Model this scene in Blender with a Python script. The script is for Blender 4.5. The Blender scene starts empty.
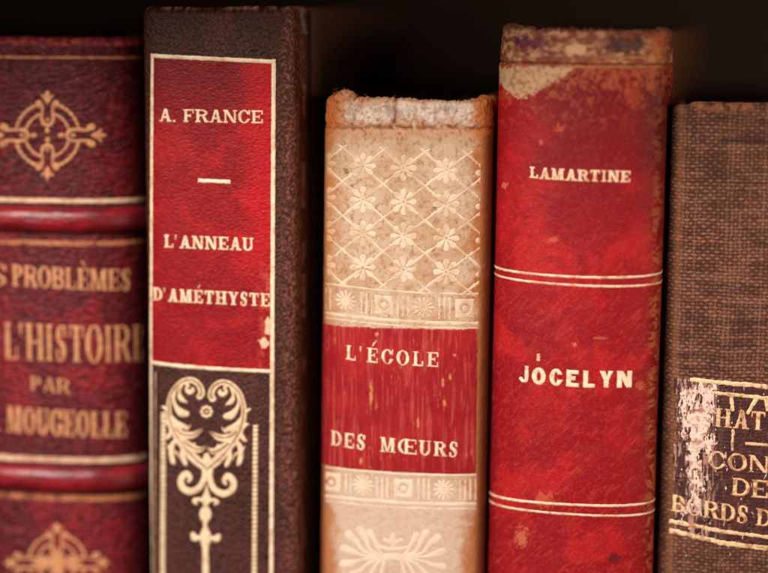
import bpy, math
import numpy as np
from mathutils import Matrix, Vector

rng = np.random.default_rng(7)
sc = bpy.context.scene
COL = sc.collection
R = math.radians

# ------------------------------------------------------------------ camera
F = 2100.0                    # focal length in photograph pixels (768 wide)
DIST = 0.37
PX = DIST / F * 1000.0        # one photo pixel in mm on the focal plane
PITCH, YAW = R(7.5), R(7.0)
ZC = 0.126
cam_d = bpy.data.cameras.new('camera')
cam = bpy.data.objects.new('camera', cam_d)
COL.objects.link(cam)
sc.camera = cam
cam_d.sensor_width = 36.0
cam_d.lens = F * 36.0 / 768.0
cam_d.clip_start = 0.01
cam_d.clip_end = 50.0
cam.location = (DIST * math.sin(YAW) * math.cos(PITCH), -DIST * math.cos(YAW) * math.cos(PITCH), ZC + DIST * math.sin(PITCH))
cam.rotation_euler = (R(90) - PITCH, 0, YAW)
cam_d.dof.use_dof = True
cam_d.dof.focus_distance = 0.368
cam_d.dof.aperture_fstop = 4.3
CM = np.array(Matrix.Translation(cam.location) @ cam.rotation_euler.to_matrix().to_4x4())
CI = np.linalg.inv(CM)


def ray(px, py):
    d = CM[:3, :3] @ np.array([(px - 384.0) / F, -(py - 286.5) / F, -1.0])
    return CM[:3, 3].copy(), d / np.linalg.norm(d)


def plane_hit(px, py, Y):
    o, d = ray(px, py)
    return o + d * ((Y - o[1]) / d[1])


def project(P):               # P (...,3) world metres -> photo px
    q = P @ CI[:3, :3].T + CI[:3, 3]
    w = -q[..., 2]
    return 384.0 + F * q[..., 0] / w, 286.5 - F * q[..., 1] / w


# ------------------------------------------------------------------ noise
def _h(ix, iy, seed):
    n = (ix.astype(np.int64) * 374761393 + iy.astype(np.int64) * 668265263 + seed * 1274126177) & 0xffffffff
    n = ((n ^ (n >> 13)) * 1274126177) & 0xffffffff
    n = n ^ (n >> 16)
    return (n & 0xffff) / 65535.0


def vn(x, y, seed=0):
    x = np.asarray(x, float); y = np.asarray(y, float)
    ix = np.floor(x); iy = np.floor(y)
    fx = x - ix; fy = y - iy
    fx = fx * fx * (3 - 2 * fx); fy = fy * fy * (3 - 2 * fy)
    a = _h(ix, iy, seed); b = _h(ix + 1, iy, seed); c = _h(ix, iy + 1, seed); d = _h(ix + 1, iy + 1, seed)
    return (a * (1 - fx) + b * fx) * (1 - fy) + (c * (1 - fx) + d * fx) * fy


def fbm(x, y, seed=0, oct=4, g=0.5):
    x = np.asarray(x, float); y = np.asarray(y, float)
    wx = vn(x * .8 + 5.2, y * .8 + 1.3, seed + 91) - .5; wy = vn(x * .8 + 8.7, y * .8 + 4.1, seed + 92) - .5
    x, y = x + .28 * y + .9 * wx, y - .22 * x + .9 * wy
    t = 0; a = 1; s = 0
    for i in range(oct):
        t = t + a * vn(x * 2 ** i + 17.3 * i, y * 2 ** i + 9.1 * i, seed + i * 7); s += a; a *= g
    return t / s


def sstep(a, b, x):
    t = np.clip((x - a) / (b - a), 0, 1)
    return t * t * (3 - 2 * t)


def rgb(r, g, b):
    c = np.array([r, g, b], float) / 255.0
    return np.where(c <= 0.04045, c / 12.92, ((c + 0.055) / 1.055) ** 2.4)


def mix(c, d, t):
    t = np.clip(t, 0, 1)[..., None]
    return c * (1 - t) + d * t


def flat(c, x):
    return np.broadcast_to(np.asarray(c, float), x.shape + (3,)).copy()


# ------------------------------------------------------------------ distance-like fields (positive inside)
def f_rect(x, y, x0, y0, x1, y1):
    return np.minimum(np.minimum(x - x0, x1 - x), np.minimum(y - y0, y1 - y))


def f_seg(x, y, ax, ay, bx, by, r, flatcap=False):
    dx, dy = bx - ax, by - ay
    L = math.hypot(dx, dy) or 1e-9
    t = ((x - ax) * dx + (y - ay) * dy) / L
    if flatcap:
        n = np.abs(-(x - ax) * dy + (y - ay) * dx) / L
        return np.minimum(r - n, np.minimum(t, L - t))
    t = np.clip(t / L, 0, 1)
    return r - np.hypot(x - ax - t * dx, y - ay - t * dy)


def f_ell(x, y, cx, cy, rx, ry):
    return (1 - np.hypot((x - cx) / rx, (y - cy) / ry)) * min(rx, ry)


def f_poly(x, y, pts):        # convex or not, signed distance
    d = np.full(x.shape, 1e9); ins = np.zeros(x.shape, bool)
    n = len(pts)
    for i in range(n):
        ax, ay = pts[i]; bx, by = pts[(i + 1) % n]
        ex, ey = bx - ax, by - ay
        wx, wy = x - ax, y - ay
        t = np.clip((wx * ex + wy * ey) / (ex * ex + ey * ey + 1e-12), 0, 1)
        d = np.minimum(d, np.hypot(wx - ex * t, wy - ey * t))
        c = ((ay <= y) & (by > y)) | ((by <= y) & (ay > y))
        with np.errstate(divide='ignore', invalid='ignore'):
            xi = ax + (y - ay) * ex / (ey if ey != 0 else 1e-12)
        ins ^= c & (x < xi)
    return np.where(ins, d, -d)


def spline(pts, n=10):
    P = np.array(pts, float)
    P = np.vstack([2 * P[0] - P[1], P, 2 * P[-1] - P[-2]])
    out = []
    for i in range(1, len(P) - 2):
        for k in range(n):
            t = k / n
            out.append(0.5 * ((2 * P[i]) + (-P[i - 1] + P[i + 1]) * t + (2 * P[i - 1] - 5 * P[i] + 4 * P[i + 1] - P[i + 2]) * t * t
                              + (-P[i - 1] + 3 * P[i] - 3 * P[i + 1] + P[i + 2]) * t ** 3))
    out.append(P[-2])
    return np.array(out)


def f_stroke(x, y, pts, n=8):  # pts rows: x, y, radius
    S = spline(pts, n)
    f = np.full(x.shape, -1e3)
    for px_, py_, r in S:
        m = r + 3
        w = (np.abs(x - px_) < m) & (np.abs(y - py_) < m)
        if w.any():
            f[w] = np.maximum(f[w], r - np.hypot(x[w] - px_, y[w] - py_))
    return f


# ------------------------------------------------------------------ letters (cap height = 1)
def ring(x, y, cx, cy, rx, ry, T, h):
    return np.minimum(f_ell(x, y, cx, cy, rx, ry), -f_ell(x, y, cx, cy, max(rx - T, .01), max(ry - h, .01)))


def glyph(ch, x, y, W, T, h, k, sf):
    """T stem, h hairline, k serif thickness, sf serif overhang (0 = sans)"""
    M = np.maximum
    s = sf
    def stem(cx, y0=0., y1=1., bot=True, top=True, t=T):
        f = f_rect(x, y, cx - t / 2, y0, cx + t / 2, y1)
        if s > 0:
            if bot: f = M(f, f_rect(x, y, cx - t / 2 - s, y0, cx + t / 2 + s, y0 + k))
            if top: f = M(f, f_rect(x, y, cx - t / 2 - s, y1 - k, cx + t / 2 + s, y1))
        return f
    L0 = s + T / 2
    hh = h
    if ch == 'I': return stem(W / 2)
    if ch == 'H':
        return M(M(stem(L0), stem(W - L0)), f_rect(x, y, L0, .5 - hh / 2, W - L0, .5 + hh / 2))
    if ch in 'LEFÉÈ':
        f = stem(L0)
        arm = W - .02
        def vser(y0, y1): return f_rect(x, y, arm - max(k, h) * .9, y0, arm, y1)
        if ch != 'F':
            f = M(f, f_rect(x, y, L0, 0, arm, hh)); 
            if s > 0: f = M(f, vser(0, .34))
        if ch in 'EFÉÈ':
            f = M(f, f_rect(x, y, L0, 1 - hh, arm - .02, 1))
            if s > 0: f = M(f, vser(.68, 1))
            f = M(f, f_rect(x, y, L0, .5 - hh / 2, W * .72, .5 + hh / 2))
            if s > 0: f = M(f, f_rect(x, y, W * .72 - k * .8, .36, W * .72, .64))
        if ch == 'É': f = M(f, f_poly(x, y, [(W * .42, 1.1), (W * .55, 1.1), (W * .78, 1.4), (W * .58, 1.42)]))
        if ch == 'È': f = M(f, f_poly(x, y, [(W * .55, 1.08), (W * .68, 1.08), (W * .5, 1.34), (W * .3, 1.36)]))
        return f
    if ch == 'T':
        f = stem(W / 2, top=False)
        f = M(f, f_rect(x, y, .02, 1 - hh, W - .02, 1))
        if s > 0:
            f = M(f, f_rect(x, y, .02, .68, .02 + k, 1)); f = M(f, f_rect(x, y, W - .02 - k, .68, W - .02, 1))
        return f
    if ch in 'OQ':
        return ring(x, y, W / 2, .5, W / 2, .52, T, hh)
    if ch in 'CG':
        f = ring(x, y, W / 2, .5, W / 2, .52, T, hh)
        f = np.minimum(f, -f_rect(x, y, W * .62, .34, W * 1.2, .66))
        if s > 0:
            f = M(f, f_rect(x, y, W - k * 1.1, .64, W, 1.0))
        if ch == 'C':
            f = M(f, f_rect(x, y, W - T * .8, .26, W * .99, .36))
        else:
            f = M(f, f_rect(x, y, W - T * 1.15, .02, W - T * .15, .46))
            if s > 0: f = M(f, f_rect(x, y, W - T * 1.15 - s, .46 - k, W + .02, .46))
            else: f = M(f, f_rect(x, y, W * .55, .46 - hh, W, .46))
        return f
    if ch == 'D':
        f = stem(L0)
        g = ring(x, y, W * .42, .5, W * .58, .5, T, hh)
        g = np.minimum(g, x - W * .42)
        f = M(f, g)
        return M(f, M(f_rect(x, y, L0, 0, W * .45, hh), f_rect(x, y, L0, 1 - hh, W * .45, 1)))
    if ch in 'PRB':
        f = stem(L0)
        y0 = .46
        cx = W * .48
        g = np.minimum(ring(x, y, cx, (1 + y0) / 2, W * .46, (1 - y0) / 2, T, hh), x - cx)
        f = M(f, g)
        f = M(f, M(f_rect(x, y, L0, 1 - hh, cx + .01, 1), f_rect(x, y, L0, y0, cx + .01, y0 + hh)))
        if ch == 'B':
            g = np.minimum(ring(x, y, cx, y0 / 2 + hh / 2, W * .52, (y0 + hh) / 2, T, hh), x - cx)
            f = M(f, g); f = M(f, f_rect(x, y, L0, 0, cx + .01, hh))
        if ch == 'R':
            f = M(f, f_poly(x, y, [(W * .42, y0 + hh), (W * .42 + T, y0 + hh), (W - .0, .0), (W - T * 1.15, .0)]))
            if s > 0: f = M(f, f_rect(x, y, W - T * 1.3, 0, W + .05, k))
        return f
    if ch == 'A':
        ap = W / 2
        f = f_poly(x, y, [(ap - h * .3, 1), (ap + T * .6, 1), (W - s - .0, 0), (W - s - T * 1.1, 0)])
        f = M(f, f_poly(x, y, [(ap - h * .6, 1), (ap + h * .7, 1), (s + h * 1.5, 0), (s, 0)]))
        f = M(f, f_rect(x, y, W * .24, .26, W * .72, .26 + hh))
        if s > 0:
            f = M(f, f_rect(x, y, 0, 0, s * 2 + h, k)); f = M(f, f_rect(x, y, W - s * 1.2 - T * 1.2, 0, W + .02, k))
        return f
    if ch == 'N':
        t2 = h * 1.25 if s > 0 else T
        f = stem(s + t2 / 2, t=t2); f = M(f, stem(W - s - t2 / 2, t=t2, bot=False))
        return M(f, f_poly(x, y, [(s * .6, 1), (s * .6 + T * 1.2, 1), (W - s, 0), (W - s - T * 1.1, 0)]))
    if ch == 'M':
        t2 = h * 1.25
        f = stem(s + t2 / 2, t=t2); f = M(f, stem(W - L0))
        f = M(f, f_poly(x, y, [(s * .5, 1), (s * .5 + T * 1.15, 1), (W * .5 + h * .3, 0), (W * .5 - h * .9, 0)]))
        return M(f, f_poly(x, y, [(W * .5 - h * .5, 0), (W * .5 + h * .5, 0), (W - s - T * .5, 1), (W - s - T - h * .5, 1)]))
    if ch == 'U':
        t2 = h * 1.3 if s > 0 else T
        f = stem(L0, y0=.3, bot=False); f = M(f, stem(W - s - t2 / 2, y0=.3, bot=False, t=t2))
        g = np.minimum(ring(x, y, W / 2, .33, W / 2 - s, .35, T * .95, hh * 1.2), .33 - y)
        return M(f, g)
    if ch == 'Y':
        f = stem(W / 2, y1=.45, top=False)
        f = M(f, f_poly(x, y, [(s * .7, 1), (s * .7 + T * 1.1, 1), (W / 2 + T / 2, .42), (W / 2 - T / 2, .42)]))
        r2 = h if s > 0 else T
        f = M(f, f_poly(x, y, [(W - s * .7 - r2, 1), (W - s * .7, 1), (W / 2 + T / 2, .42), (W / 2, .42)]))
        if s > 0:
            f = M(f, f_rect(x, y, 0, 1 - k, T + s * 1.4, 1)); f = M(f, f_rect(x, y, W - s * 1.6 - h, 1 - k, W, 1))
        return f
    if ch == 'J':
        cx = W - L0
        f = stem(cx, y0=.28, bot=False)
        return M(f, f_stroke(x, y, [(cx, .3, T / 2), (cx - .04, .13, T * .46), (W * .45, T * .34, T * .4), (T * .5, .2, T * .52)], 14))
    if ch == 'S':
        a = T * .5; b = h * .55 if s > 0 else T * .45
        xl, xr = .06 + b, W - .06 - b
        return M(f_stroke(x, y, [(xr, .76, b), (W * .72, .94, b * .9), (W * .45, .97, b), (xl + a * .5, .82, a * .85), (W * .32, .6, a), (W * .62, .44, a * 1.05),
                              (xr - a * .3, .24, a * .9), (W * .58, .035, b), (W * .28, .06, b * .9), (xl, .26, b)], 14),
                 M(f_rect(x, y, xr - b, .68, xr + b * 1.3, .98), f_rect(x, y, xl - b * 1.3, .02, xl + b, .32)) if s > 0 else np.full(x.shape, -1.))
    if ch == 'Œ':
        c = W * .46
        f = np.minimum(ring(x, y, c * 1.0, .5, c * 1.0, .52, T, hh), c * 1.05 - x)
        f = M(f, f_rect(x, y, c - T / 2, 0, c + T / 2, 1))
        for y0, y1, xe in ((0, hh, W), (1 - hh, 1, W - .02), (.5 - hh / 2, .5 + hh / 2, W * .8)):
            f = M(f, f_rect(x, y, c, y0, xe, y1))
        f = M(f, M(f_rect(x, y, W - k, 0, W, .32), f_rect(x, y, W - k - .02, .7, W - .02, 1)))
        return M(f, f_rect(x, y, W * .8 - k * .7, .38, W * .8, .62))
    if ch == "'":
        return f_poly(x, y, [(W * .1, 1.02), (W * .1 + T * 1.1, 1.02), (W * .1 + T * .6, .66), (W * .1 + T * .1, .66)])
    if ch == '.':
        return f_ell(x, y, W * .4, T * .5, T * .62, T * .62)
    return np.full(x.shape, -1.)


WD = dict(A=.86, B=.82, C=.8, D=.86, E=.78, F=.74, G=.86, H=.94, I=.44, J=.6, L=.74, M=1.06, N=.92, O=.86, P=.76, R=.88, S=.66, T=.8, U=.86, Y=.84)
WD['É'] = WD['È'] = .78; WD['Œ'] = 1.3; WD["'"] = .3; WD['.'] = .3; WD[' '] = .3


def f_text(s, z, text, p0, p1, cap, T=.2, h=.09, k=.08, sf=.07, gap=.1, bow=0., jit=0.):
    """text laid along the surface line p0->p1 (mm), cap height in mm; bow = extra dip at the middle (mm)"""
    L = math.hypot(p1[0] - p0[0], p1[1] - p0[1]) / cap
    tot = sum(WD[c] for c in text); g = gap * (len(text) - 1)
    q = (L - g) / tot
    ax, ay = (p1[0] - p0[0]) / (L * cap), (p1[1] - p0[1]) / (L * cap)
    X = s - p0[0]
    Lx = p1[0] - p0[0]
    Z = z - p0[1] - ay / ax * X * 1.0 + bow * (1 - ((X / Lx) * 2 - 1) ** 2)
    x = X / cap / ax; y = Z / cap
    f = np.full(s.shape, -1.)
    cur = 0.
    for i, c in enumerate(text):
        W = WD[c] * q
        w = (x > cur - .12) & (x < cur + W + .15) & (y > -.2) & (y < 1.6)
        if c != ' ' and w.any():
            dy = jit * (vn(np.array(i * 3.7), np.array(1.3), 5) - .5)
            f[w] = np.maximum(f[w], glyph(c, x[w] - cur, y[w] - dy, W, min(T, W * .42), h, k, sf))
        cur += W + gap
    return f * cap


# ------------------------------------------------------------------ mesh building
def raw_mesh(name, V, faces_flat, sizes, colr=None, uv=None, smooth=True):
    me = bpy.data.meshes.new(name)
    me.vertices.add(len(V)); me.vertices.foreach_set('co', np.ascontiguousarray(V, np.float32).ravel())
    me.loops.add(len(faces_flat)); me.loops.foreach_set('vertex_index', np.ascontiguousarray(faces_flat, np.int32))
    me.polygons.add(len(sizes))
    st = np.concatenate([[0], np.cumsum(sizes)[:-1]])
    me.polygons.foreach_set('loop_start', st.astype(np.int32))
    me.polygons.foreach_set('loop_total', np.asarray(sizes, np.int32))
    me.polygons.foreach_set('use_smooth', np.full(len(sizes), smooth, bool))
    me.update(calc_edges=True)
    me.validate()
    if colr is not None:
        a = me.color_attributes.new('Col', 'FLOAT_COLOR', 'POINT')
        c4 = np.ones((len(V), 4), np.float32); c4[:, :3] = np.clip(colr, 0, 1)
        a.data.foreach_set('color', c4.ravel())
    if uv is not None:
        u = me.uv_layers.new(name='surface')
        li = np.zeros(len(me.loops), np.int32); me.loops.foreach_get('vertex_index', li)
        u.data.foreach_set('uv', np.ascontiguousarray(uv, np.float32)[li].ravel())
    return me


def link(name, me, mat, parent=None):
    o = bpy.data.objects.new(name, me)
    COL.objects.link(o)
    if mat: me.materials.append(mat)
    if parent: o.parent = parent
    return o


def marching(F2):
    """F2 [nz,ns] node values. returns grid coords of verts (col,row floats) and polygons"""
    nz, ns = F2.shape
    ins = F2 > 0
    nid = -np.ones(F2.shape, np.int64); nid[ins] = np.arange(ins.sum())
    pts = [np.stack(np.nonzero(ins)[::-1], 1).astype(float)]
    n = int(ins.sum())
    hc = ins[:, 1:] != ins[:, :-1]
    hid = -np.ones(hc.shape, np.int64); hid[hc] = n + np.arange(hc.sum())
    r, c = np.nonzero(hc); t = F2[r, c] / (F2[r, c] - F2[r, c + 1]); pts.append(np.stack([c + t, r], 1)); n += len(r)
    vc = ins[1:, :] != ins[:-1, :]
    vid = -np.ones(vc.shape, np.int64); vid[vc] = n + np.arange(vc.sum())
    r, c = np.nonzero(vc); t = F2[r, c] / (F2[r, c] - F2[r + 1, c]); pts.append(np.stack([c, r + t], 1)); n += len(r)
    V = np.vstack(pts)
    N = [nid[:-1, :-1], nid[:-1, 1:], nid[1:, 1:], nid[1:, :-1]]     # bl br tr tl
    E = [hid[:-1, :], vid[:, 1:], hid[1:, :], vid[:, :-1]]            # bottom right top left
    case = sum((N[i] >= 0).astype(int) << i for i in range(4))
    tab = {}
    for cs in range(1, 16):
        b = [(cs >> i) & 1 for i in range(4)]
        poly = []
        for i in range(4):
            if b[i]: poly.append(('n', i))
            if b[i] != b[(i + 1) % 4]: poly.append(('e', i))
        tab[cs] = [poly]
    tab[5] = [[('e', 3), ('n', 0), ('e', 0)], [('e', 1), ('n', 2), ('e', 2)]]
    tab[10] = [[('e', 0), ('n', 1), ('e', 1)], [('e', 2), ('n', 3), ('e', 3)]]
    flat_, sizes = [], []
    for cs, polys in tab.items():
        m = case == cs
        if not m.any(): continue
        for p in polys:
            a = np.stack([(N if k == 'n' else E)[i][m] for k, i in p], 1)
            flat_.append(a.ravel()); sizes.append(np.full(len(a), len(p)))
    if not flat_: return V, np.zeros(0, int), np.zeros(0, int)
    return V, np.concatenate(flat_), np.concatenate(sizes)


class Book:
    def __init__(self, name, label, cx, cy, Y, width, bulge, n, yaw, tilt, ztop, depth=112., mats=None, roll=1.6, group='old books standing in a row'):
        """cx,cy photo px of the spine centre; width px of spine; bulge px"""
        self.hw = width * PX / 2; self.b = bulge * PX; self.n = n; self.depth = depth; self.roll = roll
        hit = plane_hit(cx, cy, Y)
        self.Mx = np.array(Matrix.Translation((hit[0] - math.tan(tilt) * hit[2], Y, 0)) @ Matrix.Rotation(yaw, 4, 'Z') @ Matrix.Rotation(tilt, 4, 'Y'))
        self.MI = np.linalg.inv(self.Mx)
        # profile
        a = np.linspace(0, math.pi, 4001)
        ca, sa = np.cos(a), np.sin(a)
        x = -self.hw * np.sign(ca) * np.abs(ca) ** (2 / n)
        y = self.b * (1 - np.abs(sa) ** (2 / n))
        side = np.linspace(0, 9, 400)[1:]
        gx = self.hw + .35 * sstep(4.5, 6.5, side) - .55 * np.exp(-((side - 3.2) / 1.3) ** 2)
        X = np.concatenate([-gx[::-1], x, gx]); Yp = np.concatenate([(self.b + side)[::-1], y, self.b + side])
        d = np.hypot(np.diff(X), np.diff(Yp)); s = np.concatenate([[0], np.cumsum(d)])
        keep = np.concatenate([[True], d > 1e-7])
        X, Yp, s = X[keep], Yp[keep], s[keep]
        s = s - np.interp(0, X, s) if False else s - s[np.argmin(np.abs(X) + (Yp > self.b * .9) * 100)]
        # uniform resample
        su = np.linspace(s[0], s[-1], 5000)
        self.s = su; self.X = np.interp(su, s, X); self.Y = np.interp(su, s, Yp)
        tx = np.gradient(self.X, su); ty = np.gradient(self.Y, su)
        ker = np.ones(25) / 25
        tx = np.convolve(np.pad(tx, 12, 'edge'), ker, 'valid'); ty = np.convolve(np.pad(ty, 12, 'edge'), ker, 'valid')
        l = np.hypot(tx, ty); self.nx = ty / l; self.ny = -tx / l
        self.smax = su[-1]; self.sedge = (su[-1] - su[0]) / 2 - 9
        self.H = None
        self.root = bpy.data.objects.new(name, None); COL.objects.link(self.root)
        self.root.matrix_world = Matrix(self.Mx.tolist())
        self.root.empty_display_size = .02
        self.root['label'] = label; self.root['category'] = 'book'; self.root['group'] = group
        # height from px at spine centre
        self.Htop = self.uv(*ztop)[1]
        self.Hoff = lambda s: 0 * s
        self.disp = lambda s, z: 0 * s
        self.ldisp = None

    def uv(self, px, py):
        o, d = ray(px, py)
        o = self.MI[:3, :3] @ o + self.MI[:3, 3]; d = self.MI[:3, :3] @ d
        o = o * 1000
        cr = (self.X - o[0]) * d[1] - (self.Y - o[1]) * d[0]
        i = np.nonzero(np.sign(cr[1:]) != np.sign(cr[:-1]))[0]
        if len(i) == 0:
            i = np.array([np.argmin(np.abs(cr))]); i = np.clip(i, 0, len(cr) - 2)
        t = ((self.X[i] - o[0]) * d[0] + (self.Y[i] - o[1]) * d[1]) / (d[0] ** 2 + d[1] ** 2)
        j = np.argmin(t)
        return float(self.s[i[j]]), float(o[2] + d[2] * t[j])

    def local(self, s, z, off):
        x = np.interp(s, self.s, self.X); y = np.interp(s, self.s, self.Y)
        nx = np.interp(s, self.s, self.nx); ny = np.interp(s, self.s, self.ny)
        return np.stack([x + nx * off, y + ny * off, z], -1) / 1000.

    def q(self, P):
        return project(P @ self.Mx[:3, :3].T + self.Mx[:3, 3])

    # -------- spine leather
    def spine(self, mat, colf, step=.13, sL=None, sR=None, label=None):
        H = self.Htop; r = self.roll
        fine = np.arange(-self.sedge - 2.5, self.sedge + 2.5, step)
        if sL is not None: fine = fine[fine > sL]
        if sR is not None: fine = fine[fine < sR]
        s = np.concatenate([np.linspace(self.s[0], fine[0], 24)[:-1], fine, np.linspace(fine[-1], self.smax, 24)[1:]])
        zlow = 72.
        v1 = np.concatenate([np.linspace(0.3, zlow, 40)[:-1], np.arange(zlow, H - r, step)])
        ph = np.linspace(0, 1, 22)[1:] * math.pi * 1.0
        S, Vv = np.meshgrid(s, np.concatenate([v1, H - r + ph * .001, [H - r + .01, H - r + .011]]))
        off = np.zeros_like(S); Z = np.minimum(Vv, H - r)
        k = len(v1)
        for i, p in enumerate(ph):
            off[k + i] = -r * (1 - math.cos(p)); Z[k + i] = H - r + r * math.sin(p)
        off[-2] = -2 * r - .1; Z[-2] = H - r - 2.; off[-1] = -2 * r - .2; Z[-1] = H - r - 6.
        w = sstep(H - r - 4.0, H - r, Z)
        Z2 = Z + self.Hoff(S) * w
        D = self.disp(S, Z2)
        P = self.local(S, Z2, off + D)
        qx, qy = self.q(P)
        C = colf(S, Z2, qx, qy)
        nr, nc = S.shape
        idx = np.arange(nr * nc).reshape(nr, nc)
        quads = np.stack([idx[:-1, :-1], idx[:-1, 1:], idx[1:, 1:], idx[1:, :-1]], -1).reshape(-1, 4)
        uvc = np.stack([S, Z2 + off * .8], -1).reshape(-1, 2)
        me = raw_mesh('spine', P.reshape(-1, 3), quads.ravel(), np.full(len(quads), 4), C.reshape(-1, 3), uvc)
        o = link('spine', me, mat, self.root)
        if label: o['label'] = label
        return o

    # -------- thin layer (gilding, label) lying on the spine
    def layer(self, name, mat, box, field, colf, off=.02, res=.065, parent=None, bevel=None, label=None, fuzz=.05, fseed=3, fs=2.2, relief=.05, rim=None):
        """box: px (x0,y0,x1,y1) covering the artwork"""
        c = [self.uv(box[0], box[1]), self.uv(box[2], box[1]), self.uv(box[0], box[3]), self.uv(box[2], box[3])]
        s0, s1 = min(p[0] for p in c), max(p[0] for p in c); z0, z1 = min(p[1] for p in c), max(p[1] for p in c)
        pad = .8
        sg = np.arange(s0 - pad, s1 + pad, res); zg = np.arange(z0 - pad, z1 + pad, res)
        S, Z = np.meshgrid(sg, zg)
        qx, qy = self.q(self.local(S, Z, 0 * S))
        f = field(S, Z, qx, qy)
        f = f + fuzz * (fbm(S * fs, Z * fs, fseed, 3) - .5) * 2
        f[0, :] = f[-1, :] = -1; f[:, 0] = f[:, -1] = -1
        V, fl, sz = marching(f)
        s_ = sg[0] + V[:, 0] * res; z_ = zg[0] + V[:, 1] * res
        o_ = np.full(len(s_), off)
        if bevel:
            i0 = np.clip(V[:, 1].round().astype(int), 0, f.shape[0] - 1); i1 = np.clip(V[:, 0].round().astype(int), 0, f.shape[1] - 1)
            o_ = off * sstep(0, bevel, np.maximum(f[i0, i1], 0)) + .012
        if not bevel:
            i0 = np.clip(V[:, 1].round().astype(int), 0, f.shape[0] - 1); i1 = np.clip(V[:, 0].round().astype(int), 0, f.shape[1] - 1)
            onn = (np.abs(V[:, 0] - i1) < 1e-6) & (np.abs(V[:, 1] - i0) < 1e-6)
            fv = np.where(onn, np.maximum(f[i0, i1], 0), 0)
            o_ = o_ - relief * .3 + relief * 1.3 * sstep(0, .22, fv)
        P = self.local(s_, z_, o_ + (self.ldisp or self.disp)(s_, z_))
        qx, qy = self.q(P)
        C = colf(s_, z_, qx, qy)
        if rim is not None and not bevel:
            C = mix(C, rim, (1 - sstep(.02, .17, fv)) * .75)
        me = raw_mesh(name, P, fl, sz, C, np.stack([s_, z_], -1))
        o = link(name, me, mat, parent or self.root)
        if label: o['label'] = label
        return o

    def line(self, pts, r, bow=0.):
        """polyline given by photo px end points, laid straight on the leather; radius px"""
        P = [self.uv(*p) for p in pts]
        def f(S, Z, qx, qy):
            o = np.full(S.shape, -9.)
            for a, b in zip(P[:-1], P[1:]):
                dz = 0
                if bow: dz = bow * PX * (1 - (2 * np.clip((S - a[0]) / (b[0] - a[0]), 0, 1) - 1) ** 2)
                o = np.maximum(o, f_seg(S, Z + dz, a[0], a[1], b[0], b[1], r * PX, True))
            return o
        return f

    def text(self, t, pL, pR, cap, bow=0., **kw):
        a, b = self.uv(*pL), self.uv(*pR)
        return lambda S, Z, qx, qy: f_text(S, Z, t, a, b, cap * PX, bow=bow * PX, **kw)

    def boards(self, mat, mat_page, top=2.0, drop=3.0, th=2.6):
        H = self.Htop + top * 0 ; y0 = self.b + 6.0; y1 = self.b + self.depth
        for sgn in (-1, 1):
            x1 = sgn * (self.hw + .05); x0 = sgn * (self.hw - th)
            me = box_mesh('cover_board', min(x0, x1), y0, 0.2, max(x0, x1), y1, H - .2, .7, ny=30)
            link('cover_board', me, mat, self.root)
        # page block
        me = page_mesh('page_block', self.hw - th - .05, self.b * .55 + 3.2, self.b + self.depth - 4, 3.0, H - drop)
        link('page_block', me, mat_page, self.root)


def box_mesh(name, x0, y0, z0, x1, y1, z1, bev, ny=1):
    import bmesh
    bm = bmesh.new()
    bmesh.ops.create_cube(bm, size=1)
    for v in bm.verts:
        v.co = Vector(((x0 + x1) / 2 + v.co.x * (x1 - x0), (y0 + y1) / 2 + v.co.y * (y1 - y0), (z0 + z1) / 2 + v.co.z * (z1 - z0))) / 1000
    bmesh.ops.bevel(bm, geom=list(bm.edges), offset=bev / 1000, segments=3, profile=.6, affect='EDGES')
    me = bpy.data.meshes.new(name)
    bm.to_mesh(me); bm.free()
    for p in me.polygons: p.use_smooth = False
    return me


def page_mesh(name, hx, y0, y1, z0, z1):
    import bmesh
    bm = bmesh.new()
    n = 180
    r2 = np.random.default_rng(int(hx * 100))
    xs = np.linspace(-hx, hx, n)
    zt = z1 + r2.normal(0, .10, n) + .25 * np.sin(xs * .9)
    front = y0 + 2.2 * (xs / hx) ** 2
    rows = []
    for y_, zf in (('f', 0), ('f', 1), ('b', 1), ('b', 0)):
        rows.append([bm.verts.new(Vector((xs[i], front[i] if y_ == 'f' else y1, zt[i] if zf else z0)) / 1000) for i in range(n)])
    rows.append(rows[0])
    for a, b in zip(rows[:-1], rows[1:]):
        for i in range(n - 1):
            bm.faces.new((a[i], a[i + 1], b[i + 1], b[i]))
    bm.faces.new([rows[k][0] for k in (3, 2, 1, 0)]); bm.faces.new([rows[k][-1] for k in range(4)])
    bmesh.ops.recalc_face_normals(bm, faces=bm.faces)
    me = bpy.data.meshes.new(name); bm.to_mesh(me); bm.free()
    return me


# ------------------------------------------------------------------ materials
def newmat(name):
    m = bpy.data.materials.new(name); m.use_nodes = True
    nt = m.node_tree; nt.nodes.clear()
    out = nt.nodes.new('ShaderNodeOutputMaterial'); bs = nt.nodes.new('ShaderNodeBsdfPrincipled')
    nt.links.new(bs.outputs[0], out.inputs[0])
    return m, nt, bs


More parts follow.
